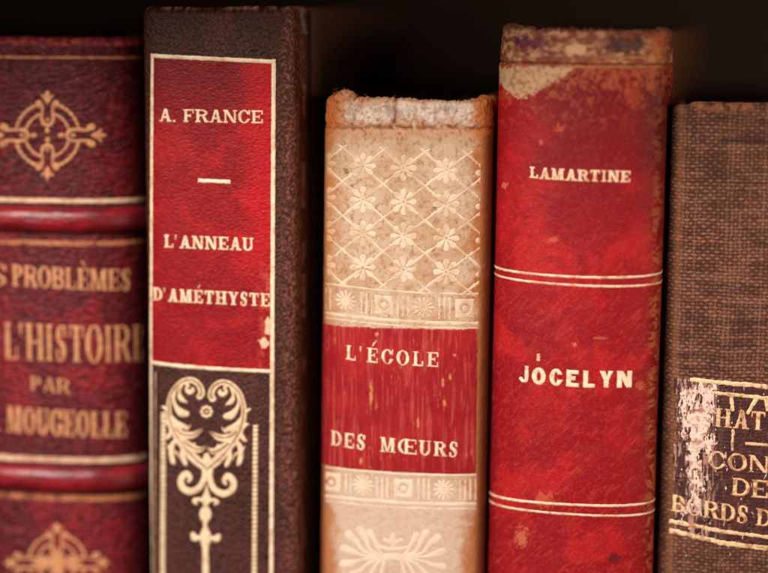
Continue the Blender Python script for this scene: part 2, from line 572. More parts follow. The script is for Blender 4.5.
def mat_surface(name, rough=.5, spec=.5, metal=0., bumps=(), tint=.25, tscale=1.5, cgrain=0., coat=0., rvar=.15, sheen=0.):
    """colour from the 'Col' attribute times fine noise; bumps = list of (kind, scale per mm, strength mm, stretch_x, stretch_y)"""
    m, nt, bs = newmat(name)
    N, L = nt.nodes, nt.links
    at = N.new('ShaderNodeAttribute'); at.attribute_name = 'Col'
    uv = N.new('ShaderNodeUVMap'); uv.uv_map = 'surface'
    nz = N.new('ShaderNodeTexNoise'); nz.inputs['Scale'].default_value = tscale; nz.inputs['Detail'].default_value = 6; nz.inputs['Roughness'].default_value = .65
    L.new(uv.outputs[0], nz.inputs['Vector'])
    mr = N.new('ShaderNodeMapRange'); mr.inputs[1].default_value = .25; mr.inputs[2].default_value = .75
    mr.inputs[3].default_value = 1 - tint; mr.inputs[4].default_value = 1 + tint
    L.new(nz.outputs[0], mr.inputs[0])
    mul = N.new('ShaderNodeMix'); mul.data_type = 'RGBA'; mul.blend_type = 'MULTIPLY'; mul.inputs[0].default_value = 1
    L.new(at.outputs['Color'], mul.inputs[6]); L.new(mr.outputs[0], mul.inputs[7])
    col = mul.outputs[2]
    prev = None
    first = None
    for kind, scl, st, sx, sy in bumps:
        mp = N.new('ShaderNodeMapping'); mp.inputs['Scale'].default_value = (scl * sx, scl * sy, scl)
        L.new(uv.outputs[0], mp.inputs[0])
        if kind == 'noise':
            t = N.new('ShaderNodeTexNoise'); t.inputs['Scale'].default_value = 1; t.inputs['Detail'].default_value = 3; t.inputs['Distortion'].default_value = .4
            h = t.outputs[0]
        elif kind == 'ridge':
            t = N.new('ShaderNodeTexNoise'); t.noise_type = 'RIDGED_MULTIFRACTAL' if hasattr(t, 'noise_type') else None
            t.inputs['Scale'].default_value = 1; t.inputs['Detail'].default_value = 2; t.inputs['Distortion'].default_value = .6
            h = t.outputs[0]
        else:
            # pebble grain
            ns = N.new('ShaderNodeTexNoise'); ns.inputs['Scale'].default_value = 1.3; L.new(mp.outputs[0], ns.inputs['Vector'])
            ad = N.new('ShaderNodeVectorMath'); ad.operation = 'MULTIPLY_ADD'; ad.inputs[1].default_value = (.7, .7, .7)
            L.new(ns.outputs[1], ad.inputs[0]); L.new(mp.outputs[0], ad.inputs[2])
            t = N.new('ShaderNodeTexVoronoi'); t.feature = 'SMOOTH_F1'; t.inputs['Smoothness'].default_value = .35; t.inputs['Scale'].default_value = 1
            L.new(ad.outputs[0], t.inputs['Vector'])
            iv = N.new('ShaderNodeMath'); iv.operation = 'SUBTRACT'; iv.inputs[0].default_value = 1; L.new(t.outputs[0], iv.inputs[1])
            h = iv.outputs[0]
        if kind != 'pebble': L.new(mp.outputs[0], t.inputs['Vector'])
        if first is None: first = h
        bp = N.new('ShaderNodeBump'); bp.inputs['Strength'].default_value = 1.0; bp.inputs['Distance'].default_value = st / 1000
        L.new(h, bp.inputs['Height'])
        if prev: L.new(prev, bp.inputs['Normal'])
        prev = bp.outputs[0]
    if prev: L.new(prev, bs.inputs['Normal'])
    if cgrain and first:
        mg = N.new('ShaderNodeMapRange'); mg.inputs[1].default_value = .3; mg.inputs[2].default_value = .75; mg.inputs[3].default_value = 1 - cgrain; mg.inputs[4].default_value = 1 + cgrain * .5
        L.new(first, mg.inputs[0])
        m2 = N.new('ShaderNodeMix'); m2.data_type = 'RGBA'; m2.blend_type = 'MULTIPLY'; m2.inputs[0].default_value = 1
        L.new(col, m2.inputs[6]); L.new(mg.outputs[0], m2.inputs[7]); col = m2.outputs[2]
    L.new(col, bs.inputs['Base Color'])
    rr = N.new('ShaderNodeMapRange'); rr.inputs[1].default_value = .3; rr.inputs[2].default_value = .7; rr.inputs[3].default_value = rough - rvar; rr.inputs[4].default_value = rough + rvar
    L.new(nz.outputs[0], rr.inputs[0]); L.new(rr.outputs[0], bs.inputs['Roughness'])
    bs.inputs['Specular IOR Level'].default_value = spec
    bs.inputs['Metallic'].default_value = metal
    if coat: bs.inputs['Coat Weight'].default_value = coat; bs.inputs['Coat Roughness'].default_value = .35
    if sheen: bs.inputs['Sheen Weight'].default_value = sheen
    return m


def mat_plain(name, c, rough=.7, scale=300., c2=None, st=.05, spec=.3, stripes=False):
    m, nt, bs = newmat(name)
    N, L = nt.nodes, nt.links
    tc = N.new('ShaderNodeTexCoord')
    mp = N.new('ShaderNodeMapping'); mp.inputs['Scale'].default_value = (8, .3, .3) if stripes else (1, 1, 1)
    L.new(tc.outputs['Object'], mp.inputs[0])
    nz = N.new('ShaderNodeTexNoise'); nz.inputs['Scale'].default_value = scale; nz.inputs['Detail'].default_value = 5
    L.new(mp.outputs[0], nz.inputs['Vector'])
    mx = N.new('ShaderNodeMix'); mx.data_type = 'RGBA'
    mx.inputs[6].default_value = (*c, 1); mx.inputs[7].default_value = (*(c2 if c2 is not None else [v * .6 for v in c]), 1)
    L.new(nz.outputs[0], mx.inputs[0]); L.new(mx.outputs[2], bs.inputs['Base Color'])
    bp = N.new('ShaderNodeBump'); bp.inputs['Distance'].default_value = st / 1000; L.new(nz.outputs[0], bp.inputs['Height']); L.new(bp.outputs[0], bs.inputs['Normal'])
    bs.inputs['Roughness'].default_value = rough; bs.inputs['Specular IOR Level'].default_value = spec
    return m


M_morocco = mat_surface('maroon_morocco', .48, .3, bumps=(('pebble', 1.75, .32, .42, 1.0), ('noise', .85, .35, .5, 1.6), ('noise', 5, .05, 1, 1)), tint=.16, tscale=1.2, cgrain=.5)
M_brown = mat_surface('brown_grained_leather', .52, .28, bumps=(('pebble', 1.9, .17, 1, .9), ('noise', 7, .04, 1, 1)), tint=.3, tscale=.9, cgrain=.45)
M_redlabel = mat_surface('red_grained_label', .5, .2, bumps=(('pebble', 1.7, .07, .8, 1.4), ('noise', 3, .04, .5, 1.6)), tint=.14, tscale=1.1, cgrain=.18)
M_vellum = mat_surface('cream_worn_leather', .62, .3, bumps=(('noise', 4, .06, 1, 1), ('noise', 1, .12, 1, 1)), tint=.12, tscale=1.6)
M_redvell = mat_surface('red_ribbed_label', .55, .2, bumps=(('noise', 1.6, .14, 2.2, .25), ('noise', 5, .05, 1, 1)), tint=.16, tscale=1.7)
M_calf = mat_surface('red_smooth_calf', .5, .2, bumps=(('noise', 3.5, .06, 1, 1), ('noise', .7, .12, 1, 1), ('noise', 9, .02, .4, 1)), tint=.15, tscale=1.6)
M_cloth = mat_surface('brown_woven_cloth', .8, .2, bumps=(('noise', 9, .05, .6, 1.4),), tint=.25, tscale=2.5, sheen=.05)
M_gold = mat_surface('pale_gilding', .45, .45, metal=.08, bumps=(('noise', 4, .06, 1, 1),), tint=.14, tscale=3)
M_gold_dull = mat_surface('dull_gilding', .5, .5, metal=.12, bumps=(('noise', 1.0, .2, .5, 1.6), ('noise', 4, .05, 1, 1)), tint=.25, tscale=1.6)
M_emboss = mat_surface('pale_embossing', .6, .3, bumps=(('noise', 4, .05, 1, 1),), tint=.1, tscale=3)
M_labelb = mat_surface('flaking_brown_label', .5, .4, bumps=(('noise', 3, .16, 1, 1),), tint=.25, tscale=2)

M_board_d = mat_plain('dark_brown_board', (.16, .075, .045), .55, 900, (.09, .04, .025), .08)
M_board_r = mat_plain('dark_red_board', (.06, .014, .010), .6, 900, (.03, .01, .008), .08)
M_board_c = mat_plain('brown_marbled_board', (.2, .08, .035), .65, 500, (.1, .04, .02), .05)
M_pages = mat_plain('dusty_page_edges', (.11, .06, .035), .85, 260, (.045, .024, .015), .1, .1, True)

GOLD = rgb(236, 205, 160); GOLD2 = rgb(228, 172, 108)


def gold_col(base, dirt, amt=.35, seed=11, sc_=.9):
    amt = min(1, amt * 1.5)
    def f(s, z, qx, qy):
        c = flat(base, s)
        c = c * (.82 + .36 * fbm(s * 2.2, z * 2.2, seed + 50, 3))[..., None]
        c = mix(c, dirt, amt * sstep(.45, .8, fbm(s * sc_, z * sc_, seed, 4)))
        return c
    return f


# ================================================================== BOOK 1 : maroon morocco with raised bands
b1 = Book('book', 'maroon grained leather book with raised bands and gilt title about problems of history', 44, 286, .0065, 198, 50, 2.5, R(-1.), R(.25), (50, 37))
H1 = b1.Htop
b1.Hoff = lambda s: .15 * (vn(s * .7, s * 0, 3) - .5) + .0 * s
b1.disp = lambda s, z: .10 * (fbm(s * .25, z * .9, 4, 2) - .5)


def col1(s, z, qx, qy):
    n = fbm(s * .12, z * .16, 21, 4); m = fbm(s * .5, z * 2.0, 22, 4)
    c = flat(rgb(106, 14, 24), s)
    c = mix(c, rgb(146, 20, 32), sstep(.45, .75, n) * .8)
    c = mix(c, rgb(58, 14, 20), sstep(.5, .78, m) * .55)
    c = mix(c, rgb(84, 16, 24), (1 - sstep(60, 300, qy + n * 60)) * .8)  # top darkened: the dimmer light up there painted into the colour
    c = mix(c, rgb(58, 12, 18), (sstep(112, 146, qx)) * .75)  # right edge darkened: curvature shading painted into the colour
    # head cap highlights painted in as paler red patches
    e = sstep(b1.Htop - 1.9, b1.Htop - 1.2, z)
    c = mix(c, rgb(168, 60, 62), e * (.35 + .65 * sstep(.45, .6, fbm(s * .8, z * 3, 9, 3))))
    sc1 = sstep(.70, .78, fbm(s * .5, z * 2.4, 31, 4))
    return mix(c, rgb(170, 70, 70), sc1 * .5)


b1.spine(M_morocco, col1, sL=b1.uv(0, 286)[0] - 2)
b1.boards(M_board_r, M_pages)
g1 = gold_col(rgb(216, 150, 102), rgb(140, 56, 40), .25, 12, .8)
g1b = gold_col(rgb(232, 192, 158), rgb(190, 110, 80), .35, 13, .5)
g1c = gold_col(rgb(186, 112, 70), rgb(110, 40, 36), .5, 14, .5)


def rule1(pts, r, colf, bow=0, name='gilt_rule'):
    xs = [p[0] for p in pts]; ys = [p[1] for p in pts]
    return b1.layer(name, M_gold_dull, (min(xs) - 2, min(ys) - 6, max(xs) + 2, max(ys) + 16), b1.line(pts, r, bow), colf, off=.05, fuzz=.10, res=.09)


sg = lambda y, dy=0: [(2, y), (141, y + dy)]
# gilt lines are laid round the spine at constant height, found from one photo point each


def ring_line(bk, px, py, r, tilt=0., colf=None, sA=None, sB=None, mat=None, fuzz=.1, off=.05, name='gilt_rule', res=.09, parent=None):
    s_, z_ = bk.uv(px, py)
    a = -bk.sedge * .93 if sA is None else sA; b = bk.sedge * .93 if sB is None else sB
    rr = r * PX
    def f(S, Z, qx, qy):
        return np.minimum(rr - np.abs(Z - z_ - tilt * (S - s_)), np.minimum(S - a, b - S))
    # build box manually
    sgx = np.arange(a - .5, b + .5, res); zz = np.arange(z_ - rr - .8 - abs(tilt) * (b - a), z_ + rr + .8 + abs(tilt) * (b - a), res)
    S, Z = np.meshgrid(sgx, zz)
    fv = f(S, Z, 0, 0) + fuzz * (fbm(S * 1.5, Z * 1.5, 5 + int(py), 3) - .5) * 2
    fv[0] = fv[-1] = -1; fv[:, 0] = fv[:, -1] = -1
    V, fl, sz = marching(fv)
    s2 = sgx[0] + V[:, 0] * res; z2 = zz[0] + V[:, 1] * res
    P = bk.local(s2, z2, off + bk.disp(s2, z2))
    qx, qy = bk.q(P)
    me = raw_mesh(name, P, fl, sz, colf(s2, z2, qx, qy), np.stack([s2, z2], -1))
    return link(name, me, mat or M_gold, parent or bk.root)


EL = b1.uv(0, 286)[0] - 4
ring_line(b1, 50, 57.5, 1.2, 0, g1c, sA=EL, mat=M_gold_dull)
ring_line(b1, 50, 200.5, 2.2, 0, g1b, sA=EL, mat=M_gold_dull)
ring_line(b1, 50, 243, 2.4, 0, g1c, sA=EL, mat=M_gold_dull)
ring_line(b1, 50, 459.5, 2.8, 0, g1b, sA=EL, mat=M_gold_dull)
ring_line(b1, 50, 497.5, 2.8, 0, g1c, sA=EL, mat=M_gold_dull)


def raised_band(py0, py1, px_=50):
    za, zb = b1.uv(px_, py1)[1], b1.uv(px_, py0)[1]
    zc, hb = (za + zb) / 2, (zb - za) / 2
    s = np.concatenate([np.linspace(EL - 6, EL, 10)[:-1], np.arange(EL, b1.sedge + 1.5, .15)])
    t = np.linspace(-1, 1, 44)
    S, T_ = np.meshgrid(s, t)
    edge = 1 - sstep(b1.sedge - 1.5, b1.sedge + 1.5, S)
    off = 2.1 * np.clip(1 - np.abs(T_) ** 2.2, 0, 1) ** .75 * (.15 + .85 * edge) + .06 * (fbm(S * .5, T_ * 2, 8, 3) - .5) - .03
    Z = zc + hb * np.sign(T_) * np.abs(T_) ** .8
    P = b1.local(S, Z, off + b1.disp(S, Z))
    c = flat(rgb(112, 10, 24), S)
    c = mix(c, rgb(146, 18, 32), sstep(.4, .7, fbm(S * .2, T_, 3, 3)))
    c = mix(c, rgb(64, 14, 22), sstep(b1.sedge * .55, b1.sedge * .9, S))  # shading of the spine's right-hand turn painted onto the band
    c = mix(c, rgb(40, 10, 16), sstep(.7, .95, np.abs(T_)) * .8)  # dark band edges: shadow along the band painted in
    idx = np.arange(S.size).reshape(S.shape)
    q_ = np.stack([idx[:-1, :-1], idx[:-1, 1:], idx[1:, 1:], idx[1:, :-1]], -1).reshape(-1, 4)
    me = raw_mesh('raised_band', P.reshape(-1, 3), q_.ravel(), np.full(len(q_), 4), c.reshape(-1, 3), np.stack([S, Z], -1).reshape(-1, 2))
    link('raised_band', me, M_bandl, b1.root)


M_bandl = mat_surface('polished_raised_band', .38, .5, bumps=(('noise', 1.2, .14, .35, 1.5),), tint=.15, tscale=1., coat=.3)
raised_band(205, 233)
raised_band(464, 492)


def fleur4(cx, cy, k, fill=0., vs=1.13, vo=8.5):
    """four-fold gilt ornament, built in photo px; k scale"""
    def f(S, Z, qx, qy):
        x = (qx - cx) / k; y = (qy - cy) / k
        out = np.full(S.shape, -9.)
        r = np.hypot(x, y); ang = np.arctan2(y, x)
        g = np.abs(np.mod(ang, math.pi / 2) - math.pi / 4)            # 0 on the diagonals
        out = np.maximum(out, np.minimum(1.25 - np.abs(r - 22.5), (.50 - g) * 20))
        bead = .35 * np.cos(ang * 34)
        out = np.maximum(out, np.minimum(1.45 + bead - np.abs(r - 32.5), (.56 - g) * 24))
        for a in range(4):
            ca, sa = math.cos(a * math.pi / 2), math.sin(a * math.pi / 2)
            u = x * ca + y * sa; v = -x * sa + y * ca                   # u outwards
            if a % 2: u = np.where(u > 0, u * vs + vo, u)
            L = f_stroke(u, v, [(42, -8.6, 1.9), (45.5, -10.5, 1.7), (47.5, -8, 1.4), (43, -5.6, 1.3), (36, -5.3, 1.4), (28, -5.8, 1.6), (22, -4, 1.8), (20.2, 0, 2.), (22, 4, 1.8), (28, 5.8, 1.6),
                                (36, 5.3, 1.4), (43, 5.6, 1.3), (47.5, 8, 1.4), (45.5, 10.5, 1.7), (42, 8.6, 1.9)], 5)
            out = np.maximum(out, L)
            out = np.maximum(out, f_ell(u, v, 26, 0, 2.6, 1.6))
            out = np.maximum(out, f_ell(u, v, 13.8, 0, 3.0, 2.2))
            out = np.maximum(out, f_seg(u, v, 14, 0, 19, 0, .8))
            out = np.maximum(out, f_stroke(u, v, [(46, 0, 1.2), (50, 0, 3.2), (54, 0, 3.0), (60, 0, .6)], 6))
            out = np.maximum(out, f_stroke(u, v, [(50, 0, 1.4), (53, 4, 1.3), (55, 6, .7)], 5))
            out = np.maximum(out, f_stroke(u, v, [(50, 0, 1.4), (53, -4, 1.3), (55, -6, .7)], 5))
            if fill:
                out = np.maximum(out, f_stroke(u, v, [(4, 0, 1.2), (10, 0, 3.2), (17, 0, 4.2), (22, 0, 1)], 6))
                out = np.maximum(out, f_stroke(u, v, [(8, 0, 1.2), (14, 6, 2.0), (20, 7, 1.4)], 6))
                out = np.maximum(out, f_stroke(u, v, [(8, 0, 1.2), (14, -6, 2.0), (20, -7, 1.4)], 6))
        return out * k * PX
    return f


b1.layer('gilt_ornament', M_gold_dull, (-14, 88, 110, 180), fleur4(47.5, 135.3, .98), g1, off=.06, fuzz=.09, label='gilt ornament of four fleurons round a circle')
b1.layer('gilt_ornament', M_gold_dull, (-2, 518, 118, 600), fleur4(57, 563, .88, 1), g1, off=.06, fuzz=.09, label='filled gilt ornament at the foot of the frame')
kw1 = dict(T=.17, h=.07, k=.06, sf=.05, gap=.045)
pp = b1.uv(0, 290)[0]


def text1(name, t, pL, pR, cap, capmm=None, **kw):
    k_ = dict(kw1); k_.update(kw)
    y0 = min(pL[1], pR[1]) - cap * 1.6; y1 = max(pL[1], pR[1]) + 10
    return b1.layer(name, M_gold_dull, (max(-20, min(pL[0], pR[0]) - 4), y0, min(143, max(pL[0], pR[0]) + 4), y1), b1.text(t, pL, pR, cap, **k_), g1, off=.06, fuzz=.07, res=.07)


text1('title_lettering', 'LES', (-36, 285), (7, 285.5), 22)
text1('title_lettering', 'PROBLÈMES', (12.5, 285.6), (131, 290), 22)
text1('title_lettering', 'E', (133.5, 361), (142.6, 361), 38, T=.12, h=.045, k=.04, sf=.035, gap=.035)
text1('title_lettering', "L'HISTOIR", (5, 358.5), (131, 361), 38, T=.12, h=.045, k=.04, sf=.035, gap=.035)
text1('title_lettering', 'PAR', (31, 390), (70, 394), 15, T=.2, gap=.12)
text1('author_lettering', 'P.', (-22, 430.5), (1, 431), 27, T=.15, gap=.035, h=.055)
text1('author_lettering', 'MOUGEOLLE', (7.5, 431.2), (127, 437), 27, T=.16, gap=.03, h=.06)

# ================================================================== BOOK 2 : dark brown leather, red label, acanthus
b2 = Book('book', 'dark brown leather book with gold-framed red label above acanthus scrolls', 219, 286, .001, 158, 22, 4.0, R(-3.5), R(-.1), (215, 6), roll=1.8)
b2.Hoff = lambda s: .35 * (fbm(s * .35, s * 0 + 2, 33, 3) - .5) - .25 * sstep(6, 0, np.abs(s + 2))
b2.disp = lambda s, z: .12 * (fbm(s * .3, z * .3, 6, 3) - .5) + .05 * (fbm(s * 2.2, z * 2.2, 61, 2) - .5)


def col2(s, z, qx, qy):
    n = fbm(s * .2, z * .1, 41, 4); m = fbm(s * 1.6, z * 1.6, 42, 4)
    c = flat(rgb(74, 38, 28), s)
    c = mix(c, rgb(98, 52, 38), sstep(.45, .75, n) * .7)
    c = mix(c, rgb(84, 40, 40), sstep(.3, .6, n) * sstep(360, 420, qy) * .8)
    rub = sstep(276, 288, qx) * (1 - sstep(302, 309, qx))
    c = mix(c, rgb(138, 80, 62), rub * sstep(.42, .66, fbm(s * 2.6, z * 2.6, 43, 4)) * .85)
    c = mix(c, rgb(54, 28, 22), sstep(.5, .75, m) * .5 * (1 - rub))
    # rubbed head and joint
    e = sstep(b2.Htop - .9, b2.Htop - .1, z) * sstep(.36, .55, fbm(s * .7, z * .9, 45, 4))
    c = mix(c, rgb(196, 140, 112), e * .9)
    j = np.exp(-((qx - 303.5) / 1.6) ** 2) * sstep(.52, .62, fbm(s * .4, z * .28, 46, 4))
    c = mix(c, rgb(186, 130, 104), j)
    c = mix(c, rgb(150, 140, 140), np.exp(-((qx - 301 - (qy - 12) * .22) / 1.6) ** 2) * (qy < 34) * (qy > 8) * .8)
    c = mix(c, rgb(46, 27, 21), sstep(304, 311, qx) * .85)  # side facing the gap darkened: shade between the books painted in
    return c


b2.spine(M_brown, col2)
b2.boards(M_board_d, M_pages)
g2 = gold_col(rgb(250, 228, 196), rgb(192, 138, 96), .35, 50, .7)


def lab2(S, Z, qx, qy):
    return np.minimum(np.minimum(qx - 151 - .0 * qy, 274.5 - (qy - 60) * .012 - qx), np.minimum(qy - 55 - (qx - 151) * .048, 363 + (qx - 152) * .068 - qy)) * PX


def col2l(s, z, qx, qy):
    n = fbm(s * .2, z * .25, 51, 4); m = fbm(s * 1.2, z * 2.5, 52, 4)
    c = flat(rgb(150, 14, 24), s)
    c = mix(c, rgb(176, 24, 28), sstep(.45, .75, n) * .8)
    c = mix(c, rgb(118, 14, 26), sstep(.5, .75, m) * .35)
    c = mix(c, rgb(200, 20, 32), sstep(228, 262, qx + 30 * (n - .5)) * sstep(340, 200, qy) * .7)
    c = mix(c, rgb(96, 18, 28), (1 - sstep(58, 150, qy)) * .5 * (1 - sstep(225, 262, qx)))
    t = sstep(254, 268, qx) * sstep(.52, .64, fbm(s * 1.1, z * .8, 53, 4)) * sstep(230, 300, qy)
    c = mix(c, rgb(216, 84, 60), t * .7)
    sp = np.maximum(1 - np.hypot((qx - 264) / 6, (qy - 343) / 6), 1 - np.hypot((qx - 268) / 4, (qy - 326) / 14)) + (fbm(s * 2.5, z * 2.5, 54, 3) - .5) * .9
    c = mix(c, rgb(240, 196, 160), sstep(.1, .3, sp))
    return c


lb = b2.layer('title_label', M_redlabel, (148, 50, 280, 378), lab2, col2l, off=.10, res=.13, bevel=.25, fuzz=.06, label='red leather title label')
b2d0 = b2.disp
LO = .115


def bar(bk, name, segs, box, colf, off, parent=None, mat=None, fuzz=.05, label=None, res=.075, rim=rgb(190, 128, 76)):
    def f(S, Z, qx, qy):
        o = np.full(S.shape, -9.)
        for fn in segs: o = np.maximum(o, fn(S, Z, qx, qy))
        return o
    return bk.layer(name, mat or M_gold, box, f, colf, off=off, fuzz=fuzz, parent=parent, label=label, res=res, rim=rim)


bar(b2, 'gilt_frame', [b2.line([(152.6, 54), (150.2, 600)], 1.9), b2.line([(273.8, 59), (271.2, 600)], 2.3),
                       b2.line([(150.8, 55.6), (275.8, 61.8)], 2.2), b2.line([(151.5, 361.8), (273.5, 371)], 1.9, 1.2),
                       b2.line([(155.9, 372), (155.4, 600)], .5)],
    (146, 48, 281, 600), g2, LO + .03, fuzz=.07, res=.085)
kw2 = dict(T=.25, h=.14, k=.13, sf=.09, gap=.07)


def text_on(bk, name, t, pL, pR, cap, off, kw, colf, mat=None, bow=0, fuzz=.05, fs=2.2, res=.055, rim=rgb(200, 132, 84)):
    x0, x1 = pL[0], pR[0]; y0 = min(pL[1], pR[1]) - cap * 1.6; y1 = max(pL[1], pR[1]) + 5 + abs(bow)
    return bk.layer(name, mat or M_gold, (x0 - 3, y0, x1 + 3, y1), bk.text(t, pL, pR, cap, bow=bow, **kw), colf, off=off, fuzz=fuzz, res=res, fs=fs, rim=rim)


text_on(b2, 'author_lettering', 'A. FRANCE', (159.5, 121.6), (263.5, 123.6), 13.2, LO + .03, kw2, g2)
text_on(b2, 'title_lettering', "L'ANNEAU", (164.5, 247.6), (254, 251), 13.4, LO + .03, kw2, g2)
text_on(b2, 'title_lettering', "D'AMÉTHYSTE", (153.5, 300.2), (270.5, 306.8), 13.6, LO + .03, dict(kw2, gap=.08), g2)
bar(b2, 'gilt_dash', [b2.line([(198, 180.3), (231, 181.8)], 2.0)], (195, 176, 235, 187), g2, LO + .03, fuzz=.1)

A = lambda zx, zy: (155 + zx / 5.733, 370 + zy / 5.733)
B = lambda zx, zy: (155 + zx / 5.067, 460 + zy / 5.067)


def st(conv, rows, sc_):
    out = []
    for a, b, r in rows:
        p = conv(a, b); out.append((p[0], p[1], r / sc_))
    return out


left = [
    [(292, 560, 20), (240, 520, 26), (190, 470, 24), (135, 395, 22), (98, 330, 20), (80, 250, 17), (82, 190, 15), (105, 120, 15), (160, 68, 17), (215, 60, 17), (255, 90, 18), (268, 130, 19), (258, 152, 19)],
    [(80, 240, 10), (52, 215, 9), (38, 212, 3)],
    [(96, 330, 12), (66, 300, 10), (50, 300, 3)],
    [(108, 330, 10), (80, 380, 13), (60, 395, 3)],
    [(118, 110, 14), (108, 160, 9), (118, 205, 12), (150, 245, 22), (180, 252, 17)],
    [(150, 90, 12), (140, 130, 9), (150, 165, 15), (182, 185, 5)],
    [(165, 75, 8), (190, 88, 10), (180, 112, 9), (200, 128, 14), (218, 118, 12), (215, 105, 8)],
    [(95, 270, 12), (120, 305, 18), (160, 325, 17), (185, 325, 5)],
    [(120, 340, 14), (160, 372, 20), (215, 375, 19), (250, 355, 11), (276, 338, 3)],
    [(180, 340, 9), (195, 330, 6), (205, 312, 2)],
    [(165, 410, 16), (205, 440, 21), (245, 458, 18), (275, 450, 10), (288, 432, 3)],
    [(225, 430, 8), (228, 415, 2)],
    [(130, 400, 14), (100, 430, 15), (95, 480, 16), (103, 525, 14), (112, 538, 5)],
    [(85, 450, 9), (72, 430, 3)],
    [(165, 440, 14), (158, 490, 16), (172, 530, 14), (180, 548, 5)],
    [(118, 470, 8), (136, 492, 5), (138, 508, 2)],
]
lower = [
    [(262, -20, 15), (250, 30, 15), (252, 80, 15), (232, 132, 16), (185, 160, 17), (142, 142, 17), (132, 100, 17), (158, 70, 16), (180, 90, 12), (172, 108, 9)],
]
orn = []
for rws in left:
    orn.append(st(A, rws, 5.733))
    orn.append(st(A, [(588 - a + (b - 300) * -.01, b + 14 if b < 400 else b + 8, r) for a, b, r in rws], 5.733))
for rws in lower:
    orn.append(st(B, rws, 5.067))
    orn.append(st(B, [(530 - a, b + 12, r) for a, b, r in rws], 5.067))
fin = [
    [(262, 128, 3), (262, 165, 12), (259, 200, 22), (258, 228, 12), (257, 245, 12)],
    [(250, 205, 12), (215, 200, 9), (200, 208, 12), (210, 222, 7)], [(268, 208, 12), (300, 203, 9), (316, 214, 11), (304, 224, 7)],
    [(257, 238, 8), (256, 262, 26), (256, 282, 29), (255, 305, 16), (255, 330, 10), (256, 350, 14), (256, 385, 27), (256, 415, 24), (256, 440, 17), (256, 480, 16), (257, 560, 17), (257, 640, 17)],
    [(245, 395, 16), (212, 392, 10), (193, 376, 11), (196, 398, 12), (215, 404, 8)], [(268, 398, 16), (300, 396, 10), (322, 384, 11), (318, 402, 12), (300, 408, 8)],
]
for rws in fin: orn.append(st(B, rws, 5.067))
ORN = [np.array(o) * np.array([1, 1, 1.06]) for o in orn]


def f_acanthus(S, Z, qx, qy):
    out = np.full(S.shape, -9.)
    for o in ORN:
        out = np.maximum(out, f_stroke(qx, qy, o, 9))
    # tooled veins cut into the leaves
    for rws in left[:1] + left[8:9] + left[10:11]:
        for mir in (0, 1):
            rr = [((588 - a) if mir else a, b + (14 if mir else 0), 2.6) for a, b, r in rws]
            v = f_stroke(qx, qy, st(A, rr, 5.733), 10)
            out = np.minimum(out, np.where(v > -1, -v + .12 * 0, 9) + .0)
    c = A(296, 240)
    r = np.hypot(qx - c[0], qy - c[1])
    out = np.maximum(out, np.minimum(6.3 + .4 * np.cos(np.arctan2(qy - c[1], qx - c[0]) * 8) - r, r - 3.0))
    out = np.maximum(out, 1.7 - r)
    # beaded side lines
    for x0, x1, y0 in ((163.6, 162.6, 412), (255.6, 254.2, 425)):
        xc = x0 + (x1 - x0) * (qy - y0) / 160
        b = 2.7 - np.abs(qx - xc)
        gap = np.abs(np.mod(qy / 4.6, 1) - .5) * 4.6
        b = np.minimum(b, np.where(gap > 1.8, (2.0 - gap) * 1.5, b))
        out = np.maximum(out, np.minimum(b, qy - y0))
    return out * PX


b2.layer('gilt_ornament', M_gold, (156, 370, 268, 610), f_acanthus, gold_col(rgb(246, 220, 182), rgb(186, 130, 92), .3, 55, 1.2), off=.07, fuzz=.03, res=.06, relief=.14, rim=rgb(176, 118, 72), label='gilt acanthus scrolls above a baluster stem')

# ================================================================== BOOK 3 : cream worn leather, red label
b3 = Book('book', "worn cream leather book with lattice pattern and red label lettered L'ÉCOLE DES MŒURS", 403, 286, .000, 170, 36, 2.8, R(-.5), R(.75), (404, 98), roll=1.3)


def hoff3(s):
    j = np.sqrt(np.maximum(0, 1 - ((s + 11.6) / 2.2) ** 2))
    base = .5 * (fbm(s * .9, s * 0, 70, 4) - .5) + .25 * (vn(s * 3.2, s * 0, 71) - .5)
    crack = -.4 * np.exp(-((s - b3crack) / .16) ** 2)
    return base + crack + 1.1 * j - .35 * sstep(0, 4, s) * (1 - sstep(11, 13, s)) + .6 * np.exp(-((s - b3.sedge + 2.5) / 1.2) ** 2)


b3crack = b3.uv(395, 115)[0]
b3.Hoff = hoff3


def disp3(s, z):
    d = .10 * (fbm(s * .5, z * .5, 72, 3) - .5)
    zt = b3.Htop
    # groove under the torn head, exposed board above it is rough
    d = d - .2 * np.exp(-((z - (zt - 5.2 + .5 * (vn(s * .5, s * 0, 69) - .5))) / .5) ** 2) * (np.abs(s) < b3.sedge)
    d = d + .5 * (fbm(s * 1.4, z * 1.2, 73, 5) - .5) * sstep(zt - 5.6, zt - 4.6, z) - .2 * sstep(zt - 5.5, zt - 2, z)
    d = d - .35 * np.exp(-((s - b3crack - .25 * np.sin(z * 1.7)) / .2) ** 2) * sstep(zt - 5.2, zt - 4.4, z)
    return d


b3.disp = disp3


